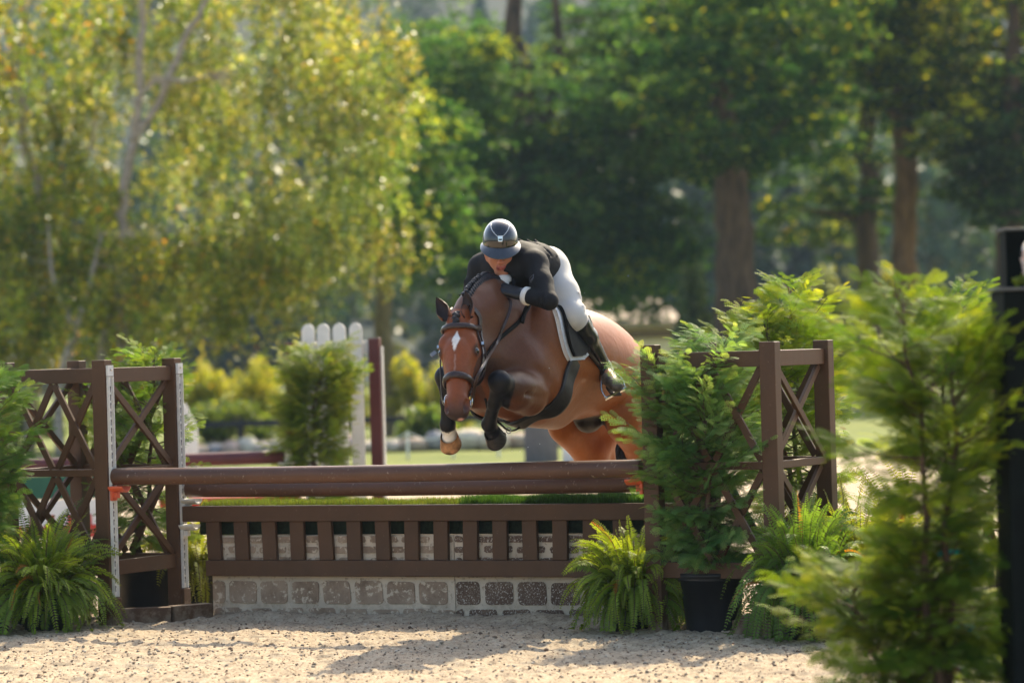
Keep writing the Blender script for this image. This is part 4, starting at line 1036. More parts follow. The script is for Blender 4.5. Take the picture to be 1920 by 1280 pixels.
OUTP = [(1.60, .455, .12), (1.50, .465, .12), (1.42, .46, .12), (1.34, .435, .16), (1.302, .40, .25)]
for q in (1, -1): side_patch(OUTP, .003, .018, 'pad_panel', PADW, pad, q)
saddle = thing('saddle', 'black close contact saddle with dark girth and a silver stirrup', 'saddle', W(.15, .1, 1.55))
OUTS = [(1.62, .34, .02), (1.52, .425, .10), (1.44, .435, .13), (1.37, .42, .18), (1.322, .385, .27)]
for q in (1, -1): side_patch(OUTS, .026, .014, 'flap', BLKL, saddle, q)
mb = MB(); st = SDF((-.30, -.22, 1.50), (.42, .22, 1.78), .012)
st.limb((.26, 0, 1.60), (.04, 0, 1.58), .055, .07, .04, (0, 0, 1), 1.3); st.ell((.28, 0, 1.62), (.05, .08, .04), .03); st.ell((.0, 0, 1.59), (.06, .11, .035), .04)
st.ell((.10, .08, 1.57), (.14, .05, .035), .04); st.ell((.10, -.08, 1.57), (.14, .05, .035), .04); v_, q_ = st.mesh(2); mb.add(v_, q_); part(mb, 'seat', BLKL, saddle)
# girth band: from under the flap down round the chest
gpts = [(.33, .26, 1.30), (.39, .25, 1.22), (.445, .235, 1.14), (.485, .19, 1.065), (.495, .11, 1.02), (.48, .02, 1.0), (.40, -.08, 1.0), (.42, -.2, 1.05), (.40, -.28, 1.16), (.36, -.30, 1.28)]
strap(gpts, .10, .014, 'girth', GIRTHM, saddle, 60, .004)

# ------------------------------------------------------------------ the rider, same frame as the horse
ROOT_R = thing('person', 'rider in black coat, white breeches and glossy black helmet, crouched over the jumping horse', 'person', W(.15, .02, 1.62))
Hh = np.array([.8746, .4848, 0]); Hl = np.array([-.4848, .8746, 0]); tl = R_(15)
hu = Z*math.cos(tl)+Hh*math.sin(tl); hf = Hh*math.cos(tl)-Z*math.sin(tl); Hl = np.cross(hu, hf)
HC = np.array([.600, .004, 1.858]); HM = np.stack([hf, Hl, hu], 1)
def RH_(f, l, u): return HC+hf*f+Hl*l+hu*u
SHL, SHR = np.array([.545, .160, 1.772]), np.array([.525, -.145, 1.765])
ELL, ELR = np.array([.675, .305, 1.590]), np.array([.560, -.205, 1.600])
WRL, WRR = np.array([.660, .160, 1.622]), np.array([.640, -.13, 1.655])
HDL, HDR = np.array([.690, .105, 1.645]), np.array([.70, -.085, 1.665])
HIPL, HIPR = np.array([.250, .088, 1.730]), np.array([.240, -.090, 1.725])
KNL, KNR = np.array([.330, .245, 1.520]), np.array([.330, -.255, 1.520])
ANL, ANR = pf(1131, 690, .02), np.array([.015, -.285, 1.240])
TOL, TOR = pf(1156, 724, .12), np.array([.13, -.38, 1.150])
CH, PE = np.array([.45, 0, 1.762]), np.array([.26, 0, 1.745])
CHL = [SHL, SHR]
# body: one continuous figure (skin)
B = SDF((-.15, -.45, 1.08), (.82, .45, 2.02), .0075)
B.limb(CH, PE, .105, .105, .05); B.limb(CH+[0, .06, 0], CH-[0, .06, 0], .10, .10, .05)
for a, b_, c_, d_ in ((SHL, ELL, WRL, HDL), (SHR, ELR, WRR, HDR)):
    B.limb(CH, a, .08, .055, .04); B.limb(a, b_, .042, .027, .02); B.limb(b_, c_, .027, .024, .015); B.limb(c_, c_+(d_-c_)*.5, .026, .017, .01, (0, 0, 1), 1.3)
for a, b_, c_, d_ in ((HIPL, KNL, ANL, TOL), (HIPR, KNR, ANR, TOR)):
    B.limb(PE, a, .085, .085, .04); B.limb(a, b_, .082, .050, .03); B.limb(b_, b_+(c_-b_)*.4, .050, .050, .02); B.limb(b_+(c_-b_)*.4, c_, .050, .032, .02)
    B.limb(c_, d_, .032, .028, .02)
B.limb((.53, .0, 1.79), RH_(-.02, 0, -.07), .055, .050, .03)
B.ell(RH_(-.01, 0, .015), (.092, .072, .095), .02, HM); B.ell(RH_(.035, 0, -.055), (.050, .052, .060), .02, HM)
B.ell(RH_(.058, 0, -.108), (.024, .026, .020), .02, HM)                                  # chin
B.limb(RH_(.0, .052, -.055), RH_(.055, .018, -.110), .022, .018, .02); B.limb(RH_(.0, -.052, -.055), RH_(.055, -.018, -.110), .022, .018, .02)
B.limb(RH_(.088, 0, -.010), RH_(.106, 0, -.048), .009, .0125, .010); B.ell(RH_(.098, .012, -.052), (.010, .008, .007), .006, HM); B.ell(RH_(.098, -.012, -.052), (.010, .008, .007), .006, HM)
B.ell(RH_(.086, 0, -.075), (.010, .024, .0065), .006, HM); B.ell(RH_(.085, 0, -.086), (.010, .020, .0065), .006, HM)     # lips
for q in (1, -1):
    B.ell(RH_(.052, .036*q, -.040), (.026, .022, .022), .015, HM)                             # cheeks
    B.ell(RH_(-.005, .074*q, -.025), (.018, .007, .028), .006, HM)                           # ears
    B.ell(RH_(.082, .030*q, -.006), (.010, .015, .009), .006, HM, sub=True)
rv_, rq_ = B.mesh(2)
skin = np.array([.46, .19, .11]); rc = np.tile(skin, (len(rv_), 1)); q = (rv_-HC)@HM
lip = (np.abs(q[:, 1]) < .024)*(q[:, 0] > .07)*(np.abs(q[:, 2]+.0805) < .0105); rc[lip > 0] = (.36, .085, .065)
nb = (np.linalg.norm((q-[.1, 0, -.05])*[1, 1, 1], axis=1) < .02); rc[nb] = rc[nb]*[1.1, .9, .85]
rc[(np.abs(q[:, 1]) < .03)*(q[:, 0] > .07)*(np.abs(q[:, 2]+.0803) < .0022)] = (.16, .03, .03)
SKIN = vcmat('skin', .5, .45, nsc=70, nvar=.06, bmp=.05)
mk('body', Wn(rv_), rq_, SKIN, ROOT_R, smooth=True, col=rc)
def rpart(sd, name, mat, sm=2, parent=ROOT_R):
    v_, q_ = sd.mesh(sm); return mk(name, Wn(v_), q_, mat, parent, smooth=True)
for s_ in (1, -1):
    mb = MB(); c = RH_(.074, .030*s_, -.004); mb.lathe(c, [(.011*math.sin(t), .011*math.cos(t)) for t in np.linspace(.02, 3.12, 8)], 12, hf); part(mb, 'eye', EYE, ROOT_R)
# coat with sleeves
COATM = simple('black_coat_cloth', (.0075, .0072, .0085), .8, nscale=7, var=.35, bmp=.35, bdist=.03)
J = SDF((-.06, -.42, 1.50), (.80, .45, 1.99), .0072)
J.limb(CH+[.05, .050, .01], (.32, .050, 1.775), .116, .108, .05); J.limb(CH+[.05, -.050, .005], (.32, -.05, 1.765), .114, .105, .05)
J.limb(CH+[.10, .0, -.01], (.26, 0, 1.70), .10, .09, .05)
J.limb((.34, .055, 1.765), (.285, .065, 1.735), .108, .106, .04); J.limb((.34, -.055, 1.765), (.285, -.06, 1.735), .105, .10, .04)
for a, b_, c_, sg in ((SHL, ELL, WRL, 1), (SHR, ELR, WRR, -1)):
    J.limb(CH+[.04, .06*sg, .01], a, .100, .064, .05); J.ell(a+[0, 0, .004], (.066, .060, .060), .03)
    m_ = (a+b_)/2; J.limb(a, m_, .062, .055, .02); J.limb(m_, b_, .052, .043, .02)
    J.limb(b_, b_+(c_-b_)*.86, .044, .036, .012)
    for k, t in enumerate((.25, .5, .72, .9)):                                              # creases in the sleeve
        p = a+(b_-a)*t; d = (b_-a)/np.linalg.norm(b_-a); s0 = np.cross(d, Hh); s0 /= np.linalg.norm(s0); s1 = np.cross(d, s0)
        J.limb(p+s0*.058+s1*.02*(-1)**k, p+s1*.060-s0*.02+d*.03, .006, .004, .012, sub=(k % 2 == 0))
    for t in (.12, .3):
        p = b_+(c_-b_)*t; J.limb(p+[.045, 0, .02], p+[.03, .0, -.045], .006, .004, .012, sub=True)
J.ell(RH_(-.01, 0, -.125), (.062, .058, .035), .02, HM)                                     # collar stand
for k in range(5):
    t = .28+.04*k; J.limb((t, .02+.02*(k % 2), 1.90), (t+.03*(-1)**k, .16, 1.82), .007, .004, .014, sub=(k % 2 == 1))
J.limb((.60, .02, 1.66), (.50, .09, 1.66), .010, .006, .01)
sh_ = RH_(.075, .015, -.165)
J.ell(RH_(.085, .018, -.150), (.055, .036, .048), .012, HM, sub=True)
J.ell((.24, .0, 1.57), (.14, .09, .09), .02, sub=True)
rpart(J, 'coat', COATM, 2)
# lapels and emblem
mb = MB()
for s_, pts in ((1, [RH_(.06, .055, -.120), RH_(.100, .062, -.165), RH_(.125, .040, -.210), RH_(.115, .025, -.200), RH_(.085, .042, -.150)]),
                (-1, [RH_(.06, -.052, -.120), RH_(.110, -.045, -.165), RH_(.130, .005, -.215), RH_(.115, .012, -.205), RH_(.085, -.028, -.150)])):
    mb.tube(pts, [.008, .010, .007, .006, .006], 8, flat=.5)
part(mb, 'lapel', COATM, ROOT_R)
EMB = simple('grey_emblem_thread', (.10, .10, .115), .4, var=.2)
def at_coat(px, py, l): # point in the frame at lateral l seen at px,py
    d = cF+cR*(px-960)/FPX-cU*(py-640)/FPX; n0 = UW; s = ((OH+UW*l-CAM)@n0)/(d@n0); p = CAM+d*s-OH; return np.array([-(p@VW), p@UW, p[2]])
JV, JQ = J.mesh(0); JB = BVHTree.FromPolygons([Vector(p) for p in JV], [tuple(x) for x in JQ.tolist()])
def csurf(px, py, lift=.002):
    d = cF+cR*(px-960)/FPX-cU*(py-640)/FPX; d /= np.linalg.norm(d); o = CAM-OH
    q_ = JB.ray_cast(Vector((-(o@VW), o@UW, o[2])), Vector((-(d@VW), d@UW, d[2])))
    return None if q_[0] is None else np.array(q_[0])+np.array(q_[1])*lift
ep = [csurf(*p_) for p_ in ((993, 523), (997, 518), (1001, 515), (1000, 520), (997, 524), (995, 527), (993, 523), (996, 530), (1001, 520))]
if all(e is not None for e in ep):
    mb = MB(); mb.tube(ep, .0022, 5); part(mb, 'chest_emblem', EMB, ROOT_R)
# white shirt collar and cuffs
SHIRT = simple('white_shirt', (.74, .71, .66), .75, var=.05, bmp=.2, nscale=30)
C = SDF((.45, -.16, 1.62), (.80, .20, 1.90), .006)
C.ell(RH_(.052, .006, -.142), (.050, .048, .030), .01, HM); C.limb(RH_(.080, .004, -.150), RH_(.105, .022, -.190), .030, .020, .015, hf, 1.5); C.limb(RH_(.09, .01, -.145), RH_(.118, .022, -.190), .005, .004, .006)
rpart(C, 'shirt_collar', SHIRT)
mb = MB()
for b_, c_ in ((ELL, WRL), (ELR, WRR)):
    d = (c_-b_); L_ = np.linalg.norm(d); d /= L_; mb.lathe(b_+d*(L_*.80), [(.033, 0), (.0455, .0), (.0445, .024), (.040, .028), (.034, .026), (.031, .0)], 20, d)
part(mb, 'shirt_cuff', SHIRT, ROOT_R)
# breeches
BREECH = simple('white_breeches', (.56, .54, .51), .72, nscale=9, var=.05, bmp=.25, bdist=.012, sheen=.15)
T = SDF((-.08, -.42, 1.36), (.48, .42, 1.95), .0072)
T.ell((.232, .068, 1.762), (.110, .095, .108), .05); T.ell((.225, -.068, 1.757), (.11, .095, .105), .05); T.limb((.28, .03, 1.75), (.28, -.03, 1.75), .09, .09, .05)
for a, b_, c_ in ((HIPL, KNL, ANL), (HIPR, KNR, ANR)):
    T.limb(a, (a+b_)/2, .100, .088, .04); T.limb((a+b_)/2, b_, .088, .066, .03); T.ell(b_+[.008, 0, 0], (.066, .060, .064), .03)
    T.limb(b_, b_+(c_-b_)*.32, .062, .055, .03)
for k in range(4):
    p = KNL+(HIPL-KNL)*(.05+.09*k); T.limb(p+[-.045, .065, .01], p+[.01, .085, .02*k], .005, .003, .012, sub=(k % 2 == 0))
rpart(T, 'breeches', BREECH)
# tall boots
BOOT = simple('polished_black_boot', (.012, .013, .015), .26, nscale=9, var=.3, bmp=.12, bdist=.01, coat=.4)
DUST = simple('dusty_boot_foot', (.10, .085, .066), .6, nscale=22, var=.75, bmp=.3)
for kn, an, to, sg in ((KNL, ANL, TOL, 1), (KNR, ANR, TOR, -1)):
    K = SDF((-.16, -.50, 1.05), (.42, .50, 1.52), .0062)
    a = kn+(an-kn)*.16; m_ = kn+(an-kn)*.42
    K.limb(a, m_, .066, .062, .02); K.limb(m_, an, .061, .043, .02)
    d = (an-kn)/np.linalg.norm(an-kn); K.limb(an, an+d*.035, .044, .040, .02)
    bkk = (to-an); bkk[2] = 0; bkk /= np.linalg.norm(bkk)
    K.limb(an+[0, 0, -.045]-bkk*.02, an+(to-an)*.35-[0, 0, .01], .038, .036, .025)
    K.limb(an+d*.04, to, .035, .026, .02, np.cross(to-an, (0, 0, 1.)), .86)
    K.ell(a-d*.055, (.075, .075, .035), .008, sub=True); K.limb(a-d*.02, a-d*.12, .052, .052, .008, sub=True)
    bt = rpart(K, 'boot', BOOT)
    so = SDF((-.16, -.52, 1.02), (.32, .52, 1.28), .006)
    so.limb(an+(to-an)*.45+[0, 0, -.012], to+[.0, 0, .0], .037, .030, .01, np.cross(to-an, (0, 0, 1.)), .86)
    rpart(so, 'dusty_toe', DUST, parent=bt)
    dd = (to-an)/np.linalg.norm(to-an); up_ = np.cross(np.cross(dd, Z), dd); si_ = np.cross(dd, up_)
    mb = MB()
    for s0, w_ in ((-.055, .052), (.085, .066)):
        c = an+d*.03+dd*(s0+.045)-up_*.042
        mb.box(c, dd, si_, up_, .085 if s0 > 0 else .055, w_, .013 if s0 > 0 else .028)
    bevel(part(mb, 'sole', DUST, bt, False), .004)
# spur strap ends at the top of the boot (garter)
GAR = simple('pale_garter_strap', (.42, .38, .30), .4, var=.25)
mb = MB(); c = KNL+(ANL-KNL)*.17; k0 = np.array([-.058, .028, .01]); 
mb.tube(spline([c+k0+[0, 0, .035], c+k0+[-.012, .008, .0], c+k0+[-.020, .012, -.035]], 8), .009, 6, flat=.6); mb.tube(spline([c+k0+[-.014, .008, .0], c+k0+[-.045, .018, -.06], c+k0+[-.055, .02, -.115]], 8), .0035, 5)
part(mb, 'spur_strap', GAR, ROOT_R)
# gloves: palm and five bent fingers closing on the rein
GLOVE = simple('black_glove', (.016, .016, .019), .45, nscale=50, var=.4, bmp=.35)
for wr, hd, sg in ((WRL, HDL, 1), (WRR, HDR, -1)):
    G_ = SDF(hd-.14, hd+.14, .0036)
    d = hd-wr; d /= np.linalg.norm(d); d = d*.75+np.array([.25, -.60*sg, .20]); d /= np.linalg.norm(d)
    n_ = np.array([.50, .25*sg, .80]); n_ -= d*(n_@d); n_ /= np.linalg.norm(n_); s0 = np.cross(d, n_)                  # n_: back of the hand, s0: across knuckles
    if s0[2] < 0: s0 = -s0
    pw = wr+d*.015; kc = pw+d*.088
    G_.limb(wr-d*.012, pw+d*.02, .030, .032, .012, n_, 1.25); G_.limb(pw+d*.02+s0*.014, kc+s0*.016, .026, .024, .012, n_, 1.25); G_.limb(pw+d*.02-s0*.014, kc-s0*.018, .026, .023, .012, n_, 1.25)
    for i, (o, L_, r) in enumerate(((.031, .040, .0100), (.0105, .044, .0105), (-.0105, .041, .0100), (-.031, .033, .0088))):
        k0 = kc+s0*o-n_*.004; G_.ell(k0+n_*.007, (.0118,)*3, .004)
        k1 = k0+(d*.70-n_*.72)*L_; k2 = k1+(-d*.35-n_*.94)*L_*.62; k3 = k2+(-d*.95+n_*.1)*L_*.5
        G_.limb(k0, k1, r*1.12, r, .004); G_.limb(k1, k2, r, r*.92, .003); G_.limb(k2, k3, r*.92, r*.8, .003)
    t0 = pw+d*.018+s0*.024-n_*.010; t1 = t0+(d*.55+s0*.45-n_*.6)*.042; t2 = t1+(d*.75-n_*.4-s0*.25)*.032
    G_.limb(t0, t1, .015, .0125, .008); G_.limb(t1, t2, .0122, .0095, .003)
    g0 = rpart(G_, 'glove', GLOVE)
    mb = MB(); mb.box(pw+n_*.022+s0*.006, d, s0, n_, .026, .030, .006); part(mb, 'glove_tab', EMB, g0, False)
# helmet
HELM = simple('glossy_black_helmet', (.008, .009, .012), .04, nscale=120, var=.2, bmp=0, coat=1)
BRIM = simple('brim_sky_tint', (.035, .042, .055), .28, nscale=60, var=.15, bmp=.05, coat=.5)  # black brim, its grey-blue sky reflection put into the base colour
helm_c = RH_(-.006, 0, .035)
def dome(th, ph, k=1.):
    """th around (0 = forehead), ph from crown (0) to rim (1)"""
    a = ph*R_(104); rx = .112 if math.cos(th) > 0 else .120; p = np.array([rx*math.cos(th)*math.sin(a)**.92, .0875*math.sin(th)*math.sin(a)**.92, .104*math.cos(a)])
    return helm_c+HM@(p*k)
NT, NP = 48, 16; mb = MB()
V_ = [dome(2*math.pi*j/NT, max(i/(NP-1), .004)) for i in range(NP) for j in range(NT)]
mb.add(V_, [(i*NT+j, i*NT+(j+1) % NT, (i+1)*NT+(j+1) % NT, (i+1)*NT+j) for i in range(NP-1) for j in range(NT)])
helmet = part(mb, 'helmet', HELM, ROOT_R); so_ = helmet.modifiers.new('shell', 'SOLIDIFY'); so_.thickness = .005; so_.offset = 1
mb = MB(); V_ = []; NR = 7
for i in range(NR):
    for j in range(NT):
        th = 2*math.pi*j/NT; c = math.cos(th); e = (.009+.040*max(0, c)**1.4)*(i/(NR-1)); p = dome(th, .93)
        o_ = np.array([c, math.sin(th), 0]); dr = -(.30+.25*max(0, c))*e-.25*e*e/.05*max(0, c)
        V_.append(p+HM@(o_*e*1.0)+hu*dr-hu*.001*i)
mb.add(V_, [(i*NT+j, i*NT+(j+1) % NT, (i+1)*NT+(j+1) % NT, (i+1)*NT+j) for i in range(NR-1) for j in range(NT)])
brim = part(mb, 'brim', BRIM, helmet); so_ = brim.modifiers.new('shell', 'SOLIDIFY'); so_.thickness = .006; so_.offset = 0; sb = brim.modifiers.new('sub', 'SUBSURF'); sb.levels = 1; sb.render_levels = 1
SILV = simple('silver_trim', (.60, .60, .58), .22, 1, var=.05, bmp=0)
for s_ in (1, -1):
    mb = MB(); pts = [dome(s_*R_(lerp1(t, [0, 1], [62, 9])), lerp1(t, [0, 1], [.30, .62]), 1.006) for t in np.linspace(0, 1, 16)]
    mb.tube(pts, .0017, 6); part(mb, 'piping', SILV, helmet)
mb = MB()
q0 = [dome(R_(a), p_, 1.008) for a, p_ in ((9.5, .60), (-9.5, .60), (-7.0, .755), (7.0, .755))]
mb.prism(q0, hf, .005); bd = part(mb, 'badge', SILV, helmet, False); bevel(bd, .002)
mb = MB(); q0 = [dome(R_(a), p_, 1.05) for a, p_ in ((5.5, .685), (-5.5, .685), (-4.5, .715), (4.5, .715))]; mb.prism(q0, hf, .002); part(mb, 'badge_slot', BLKL, bd, False)
mb = MB()
for s_ in (1, -1): mb.tube(spline([RH_(-.01, .072*s_, .0), RH_(.008, .064*s_, -.055), RH_(.030, .040*s_, -.105), RH_(.036, .012*s_, -.128), RH_(.036, 0, -.130)], 16), .0065, 6, flat=.45)
part(mb, 'chin_strap', BLKL, ROOT_R)
HAIRB = simple('brown_hair', (.05, .03, .02), .5, nscale=120, var=.5, bmp=.6)
h_ = SDF((.30, -.18, 1.68), (.80, .20, 2.0), .007); h_.ell(RH_(-.045, 0, .005), (.068, .074, .070), .01, HM); h_.limb(RH_(-.085, 0, -.03), RH_(-.075, 0, -.075), .030, .026, .02); rpart(h_, 'hair', HAIRB)

# stirrup: hangs from the saddle, round the left boot (and its twin on the far side)
for sg in (1, -1):
    b0, b1, ap = pf(1136, 746, .115), pf(1172, 727, .035), pf(1134, 693, .055)
    if sg < 0: b0, b1, ap = [q_*[1, -1, 1]+[0, .0, 0] for q_ in (b0, b1, ap)]
    c = (b0+b1)/2; si_ = (b1-b0)/np.linalg.norm(b1-b0); up_ = ap-c; H_ = np.linalg.norm(up_); up_ /= H_; dd = np.cross(si_, up_); dd /= np.linalg.norm(dd); hw = np.linalg.norm(b1-b0)/2
    P_s = [b0, b0+si_*-.004+up_*.045]+[c-si_*hw*.80+up_*H_*.62, c-si_*hw*.38+up_*H_*.92, ap, c+si_*hw*.38+up_*H_*.92, c+si_*hw*.84+up_*H_*.62, b1+si_*.004+up_*.045, b1]
    mb = MB(); mb.tube(spline(P_s, 34), .0048, 8); mb.box(ap+up_*.004, si_, dd, up_, .030, .012, .018)
    st_ = part(mb, 'stirrup', METAL, saddle)
    mb = MB(); mb.box(c-up_*.003, si_, dd, up_, hw*2+.008, .030, .010); bevel(part(mb, 'tread', METAL, st_, False), .003)
    mb = MB(); p0 = np.array([.235, .262*sg, 1.36]); mb.tube(spline([ap+up_*.01, ap*.5+p0*.5+[0, .004*sg, -.005], p0], 10), .012, 6, flat=.30, flatax=(0, sg, 0)); part(mb, 'stirrup_leather', LEATHER, saddle, False)
# ------------------------------------------------------------------ everything beyond the ring
def leaves(P, size, r, droop=0., aspect=.62, up=None):
    """diamond leaves (4 verts) at points P"""
    N = len(P); d = randdir(N, r); d[:, 2] = d[:, 2]*.6-droop; nn = randdir(N, r)
    if up is not None: nn = nn+np.array([0, 0, up])
    Rm = frames(d, nn); T = np.array([[-.5, 0, 0], [-.05, .5*aspect, .04], [.5, 0, 0], [-.05, -.5*aspect, .04]])
    s = size*r.uniform(.6, 1.3, N)
    V_ = np.einsum('nij,nkj->nki', Rm, T[None]*s[:, None, None])+P[:, None]
    return V_.reshape(-1, 3), np.arange(4*N).reshape(-1, 4)
def leafcol(N, r, base, alts, probs, var=.3):
    c = np.tile(np.array(base, float), (N, 1)); u = r.random(N); a = 0
    for k, p in zip(alts, probs):
        s = (u >= a)*(u < a+p); c[s] = k; a += p
    c = c*r.uniform(1-var, 1+var, (N, 1)); c[:, 0] *= r.uniform(.85, 1.2, N)
    return np.repeat(np.clip(c, 0, 1), 4, 0)
def tree(name, label, base, limbs, clumps, leaf, mat, bark, cols, seed, n_per=300, group=None, droop=0., hang=0., cat='tree', trunkname='trunk'):
    """limbs: list of (pts, radii); clumps: list of (centre, radius xyz, density)"""
    r = np.random.default_rng(seed); root = thing(name, label, cat, base, group)
    mb = MB()
    for pts, rad in limbs:
        pts = np.array(pts, float); n = max(8, len(pts)*4); P = spline(pts, n); P[1:-1] += r.normal(0, .012*np.linalg.norm(pts[-1]-pts[0])/3, (n-2, 3))*[1, 1, .3]
        mb.tube(P, np.interp(np.linspace(0, 1, n), np.linspace(0, 1, len(rad)), rad), 10)
    ends = np.concatenate([spline(p, 12)[3:] for p, _ in limbs])
    PP = []; TT_ = []
    for c, rd, dens in clumps:
        n0 = sum(len(q_) for q_ in PP)
        c = np.array(c, float); rd = np.array(rd if np.ndim(rd) else [rd]*3, float)
        e = ends[np.argmin(np.linalg.norm(ends-c, axis=1))]
        mb.tube(spline([e, (e+c)/2+Z*.1, c], 6), np.linspace(.006 if hang else .018, .003, 6)*min(1, rd.max()), 5, cap=False)
        N = int(n_per*dens)
        if hang:
            ns = max(4, N//26); o = randdir(ns, r)*r.random((ns, 1))**.4*rd; st = c+o; L = hang*r.uniform(.3, 1.2, ns)
            k = r.integers(0, ns, N); t = r.random(N); sw = r.normal(0, .10, (ns, 2))
            q = st[k]+np.stack([sw[k, 0]*t, sw[k, 1]*t, -L[k]*t], 1)+r.normal(0, .035, (N, 3)); PP.append(q)
        else:
            ns = max(3, N//40); o = randdir(ns, r)*r.random((ns, 1))**.33*rd; k = r.integers(0, ns, N)
            PP.append(c+o[k]+r.normal(0, .16, (N, 3))*rd*[1, 1, .45])
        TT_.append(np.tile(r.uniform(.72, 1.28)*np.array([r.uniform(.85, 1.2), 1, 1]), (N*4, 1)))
        if not hang and r.random() < .16:                 # a sunlit patch, painted as a clump of yellow leaves
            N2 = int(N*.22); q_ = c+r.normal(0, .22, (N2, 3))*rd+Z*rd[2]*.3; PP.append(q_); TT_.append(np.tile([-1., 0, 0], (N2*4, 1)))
    mb.build(trunkname, bark, root, smooth=True)
    PP = np.concatenate(PP); v_, f_ = leaves(PP, leaf, r, droop)
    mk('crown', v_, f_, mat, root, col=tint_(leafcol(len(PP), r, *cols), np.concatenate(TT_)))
    return root
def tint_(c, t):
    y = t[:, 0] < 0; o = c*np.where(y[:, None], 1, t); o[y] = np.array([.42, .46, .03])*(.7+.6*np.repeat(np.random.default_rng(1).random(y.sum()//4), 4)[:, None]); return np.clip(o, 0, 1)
def polypts(poly, n, r):
    """random points inside a polygon (photo px)"""
    P = np.array(poly, float); lo, hi = P.min(0), P.max(0); out = []
    while len(out) < n:
        q = r.uniform(lo, hi); c = False
        for i in range(len(P)):
            a, b = P[i], P[i-1]
            if (a[1] > q[1]) != (b[1] > q[1]) and q[0] < (b[0]-a[0])*(q[1]-a[1])/(b[1]-a[1])+a[0]: c = not c
        if c: out.append(q)
    return out
WBARK = simple('pale_birch_bark', (.36, .30, .24), .8, nscale=9, var=.5, bmp=.4, stretch=(1, 1, 3))
GBARK = simple('grey_brown_bark', (.11, .066, .038), .9, nscale=3, var=.7, bmp=.6, stretch=(3, 3, .6), bdist=.04)
OBARK = simple('olive_bark', (.17, .135, .07), .9, nscale=8, var=.45, bmp=.6, stretch=(3, 3, .6), bdist=.03)
YB = 31.0   # distance plane of the birches
r9 = np.random.default_rng(90)
def clumps_from(poly, n, Y, dY, rad, dens=1., seed=0):
    r = np.random.default_rng(seed); return [(at(x, y, Y+r.uniform(-dY, dY)+(2.6 if seed in (1, 5) and 170 < x < 430 and y < 480 else 0)), rad*r.uniform(.7, 1.25)*np.array([1, 1, .8]), dens) for x, y in polypts(poly, n, r)]
bcol = ((.19, .25, .026), [(.34, .34, .04), (.46, .27, .03), (.11, .17, .025), (.45, .48, .16)], [.22, .02, .22, .05])
bcolR = ((.165, .22, .034), [(.29, .31, .06), (.40, .26, .04), (.10, .16, .026), (.46, .50, .25)], [.25, .012, .20, .12])
def PX(lst, Y): return [at(x, y, Y) for x, y in lst]
G = 'weeping birches with yellowing leaves at the left'
tree('birch_tree', 'forked birch with bare pale stems high up and a wide yellow-green crown', at(228, 846, YB)*[1, 1, 0],
     [(PX([(184, 830), (196, 640), (238, 545), (290, 470)], YB), [.085, .075, .06, .04]),
      (PX([(245, 850), (228, 600), (228, 440), (235, 340), (250, 270)], YB), [.10, .09, .08, .078, .072]),
      (PX([(250, 275), (262, 180), (264, 90), (268, -40), (262, -200)], YB), [.07, .06, .055, .045, .02]),
      (PX([(248, 265), (290, 205), (320, 140), (350, 70), (392, -10), (430, -120)], YB), [.065, .06, .055, .05, .04, .02]),
      (PX([(262, 180), (300, 150), (345, 152), (392, 142)], YB-.3), [.022, .03, .03, .012]),
      (PX([(310, 170), (290, 145), (262, 190)], YB+.2), [.03, .025, .015])],
     clumps_from([(280, 60), (420, -60), (560, -80), (770, 40), (755, 230), (735, 330), (770, 420), (760, 480), (700, 500), (640, 540), (560, 480), (480, 470), (400, 420), (330, 330), (300, 230)], 95, YB, 2.2, .62, 1., 1)
     + clumps_from([(60, 90), (240, 70), (210, 200), (100, 230)], 14, YB+1, 1.2, .5, 1., 5)+clumps_from([(240, -60), (430, -60), (420, 150), (240, 160)], 10, YB, .5, .5, .8, 5)+clumps_from([(300, 420), (600, 470), (560, 560), (320, 590)], 20, YB+.3, 1.5, .55, .7, 6),
     .078, BIRCH, WBARK, bcolR, 31, n_per=430, group=G, droop=.6, hang=.75)
tree('birch_tree', 'birch with orange autumn leaves by the left edge of the picture', at(60, 850, YB+1.5)*[1, 1, 0],
     [(PX([(52, 850), (58, 640), (70, 400), (40, 200), (48, 0)], YB+1.5), [.10, .09, .075, .06, .03]), (PX([(70, 400), (160, 300), (190, 160)], YB+1.5), [.04, .03, .01])],
     clumps_from([(-120, -60), (240, -60), (230, 60), (60, 90), (90, 240), (200, 260), (205, 420), (210, 640), (-120, 660)], 85, YB+1.6, 2.0, .60, 1., 2),
     .085, BIRCH, WBARK, ((.19, .26, .026), [(.36, .34, .03), (.55, .25, .02), (.09, .14, .02), (.46, .44, .14)], [.20, .02, .25, .03]), 32, n_per=430, group=G, droop=.6, hang=.75)
tree('birch_tree', 'smaller birch with drooping dull green branches low behind the left wing', at(140, 852, YB-1.)*[1, 1, 0],
     [(PX([(112, 860), (112, 720), (140, 620), (172, 520), (190, 440)], YB-1), [.075, .065, .055, .035, .015]), (PX([(140, 620), (100, 520), (90, 420)], YB-1), [.04, .03, .01])],
     clumps_from([(40, 420), (500, 440), (560, 520), (470, 575), (300, 600), (160, 610), (-60, 610), (-60, 480)], 70, YB-.1, 1.8, .50, .9, 3),
     .08, BIRCH, WBARK, ((.18, .24, .025), [(.34, .34, .04), (.42, .26, .03), (.10, .15, .02)], [.22, .03, .3]), 33, n_per=330, group=G, droop=.6, hang=.6)

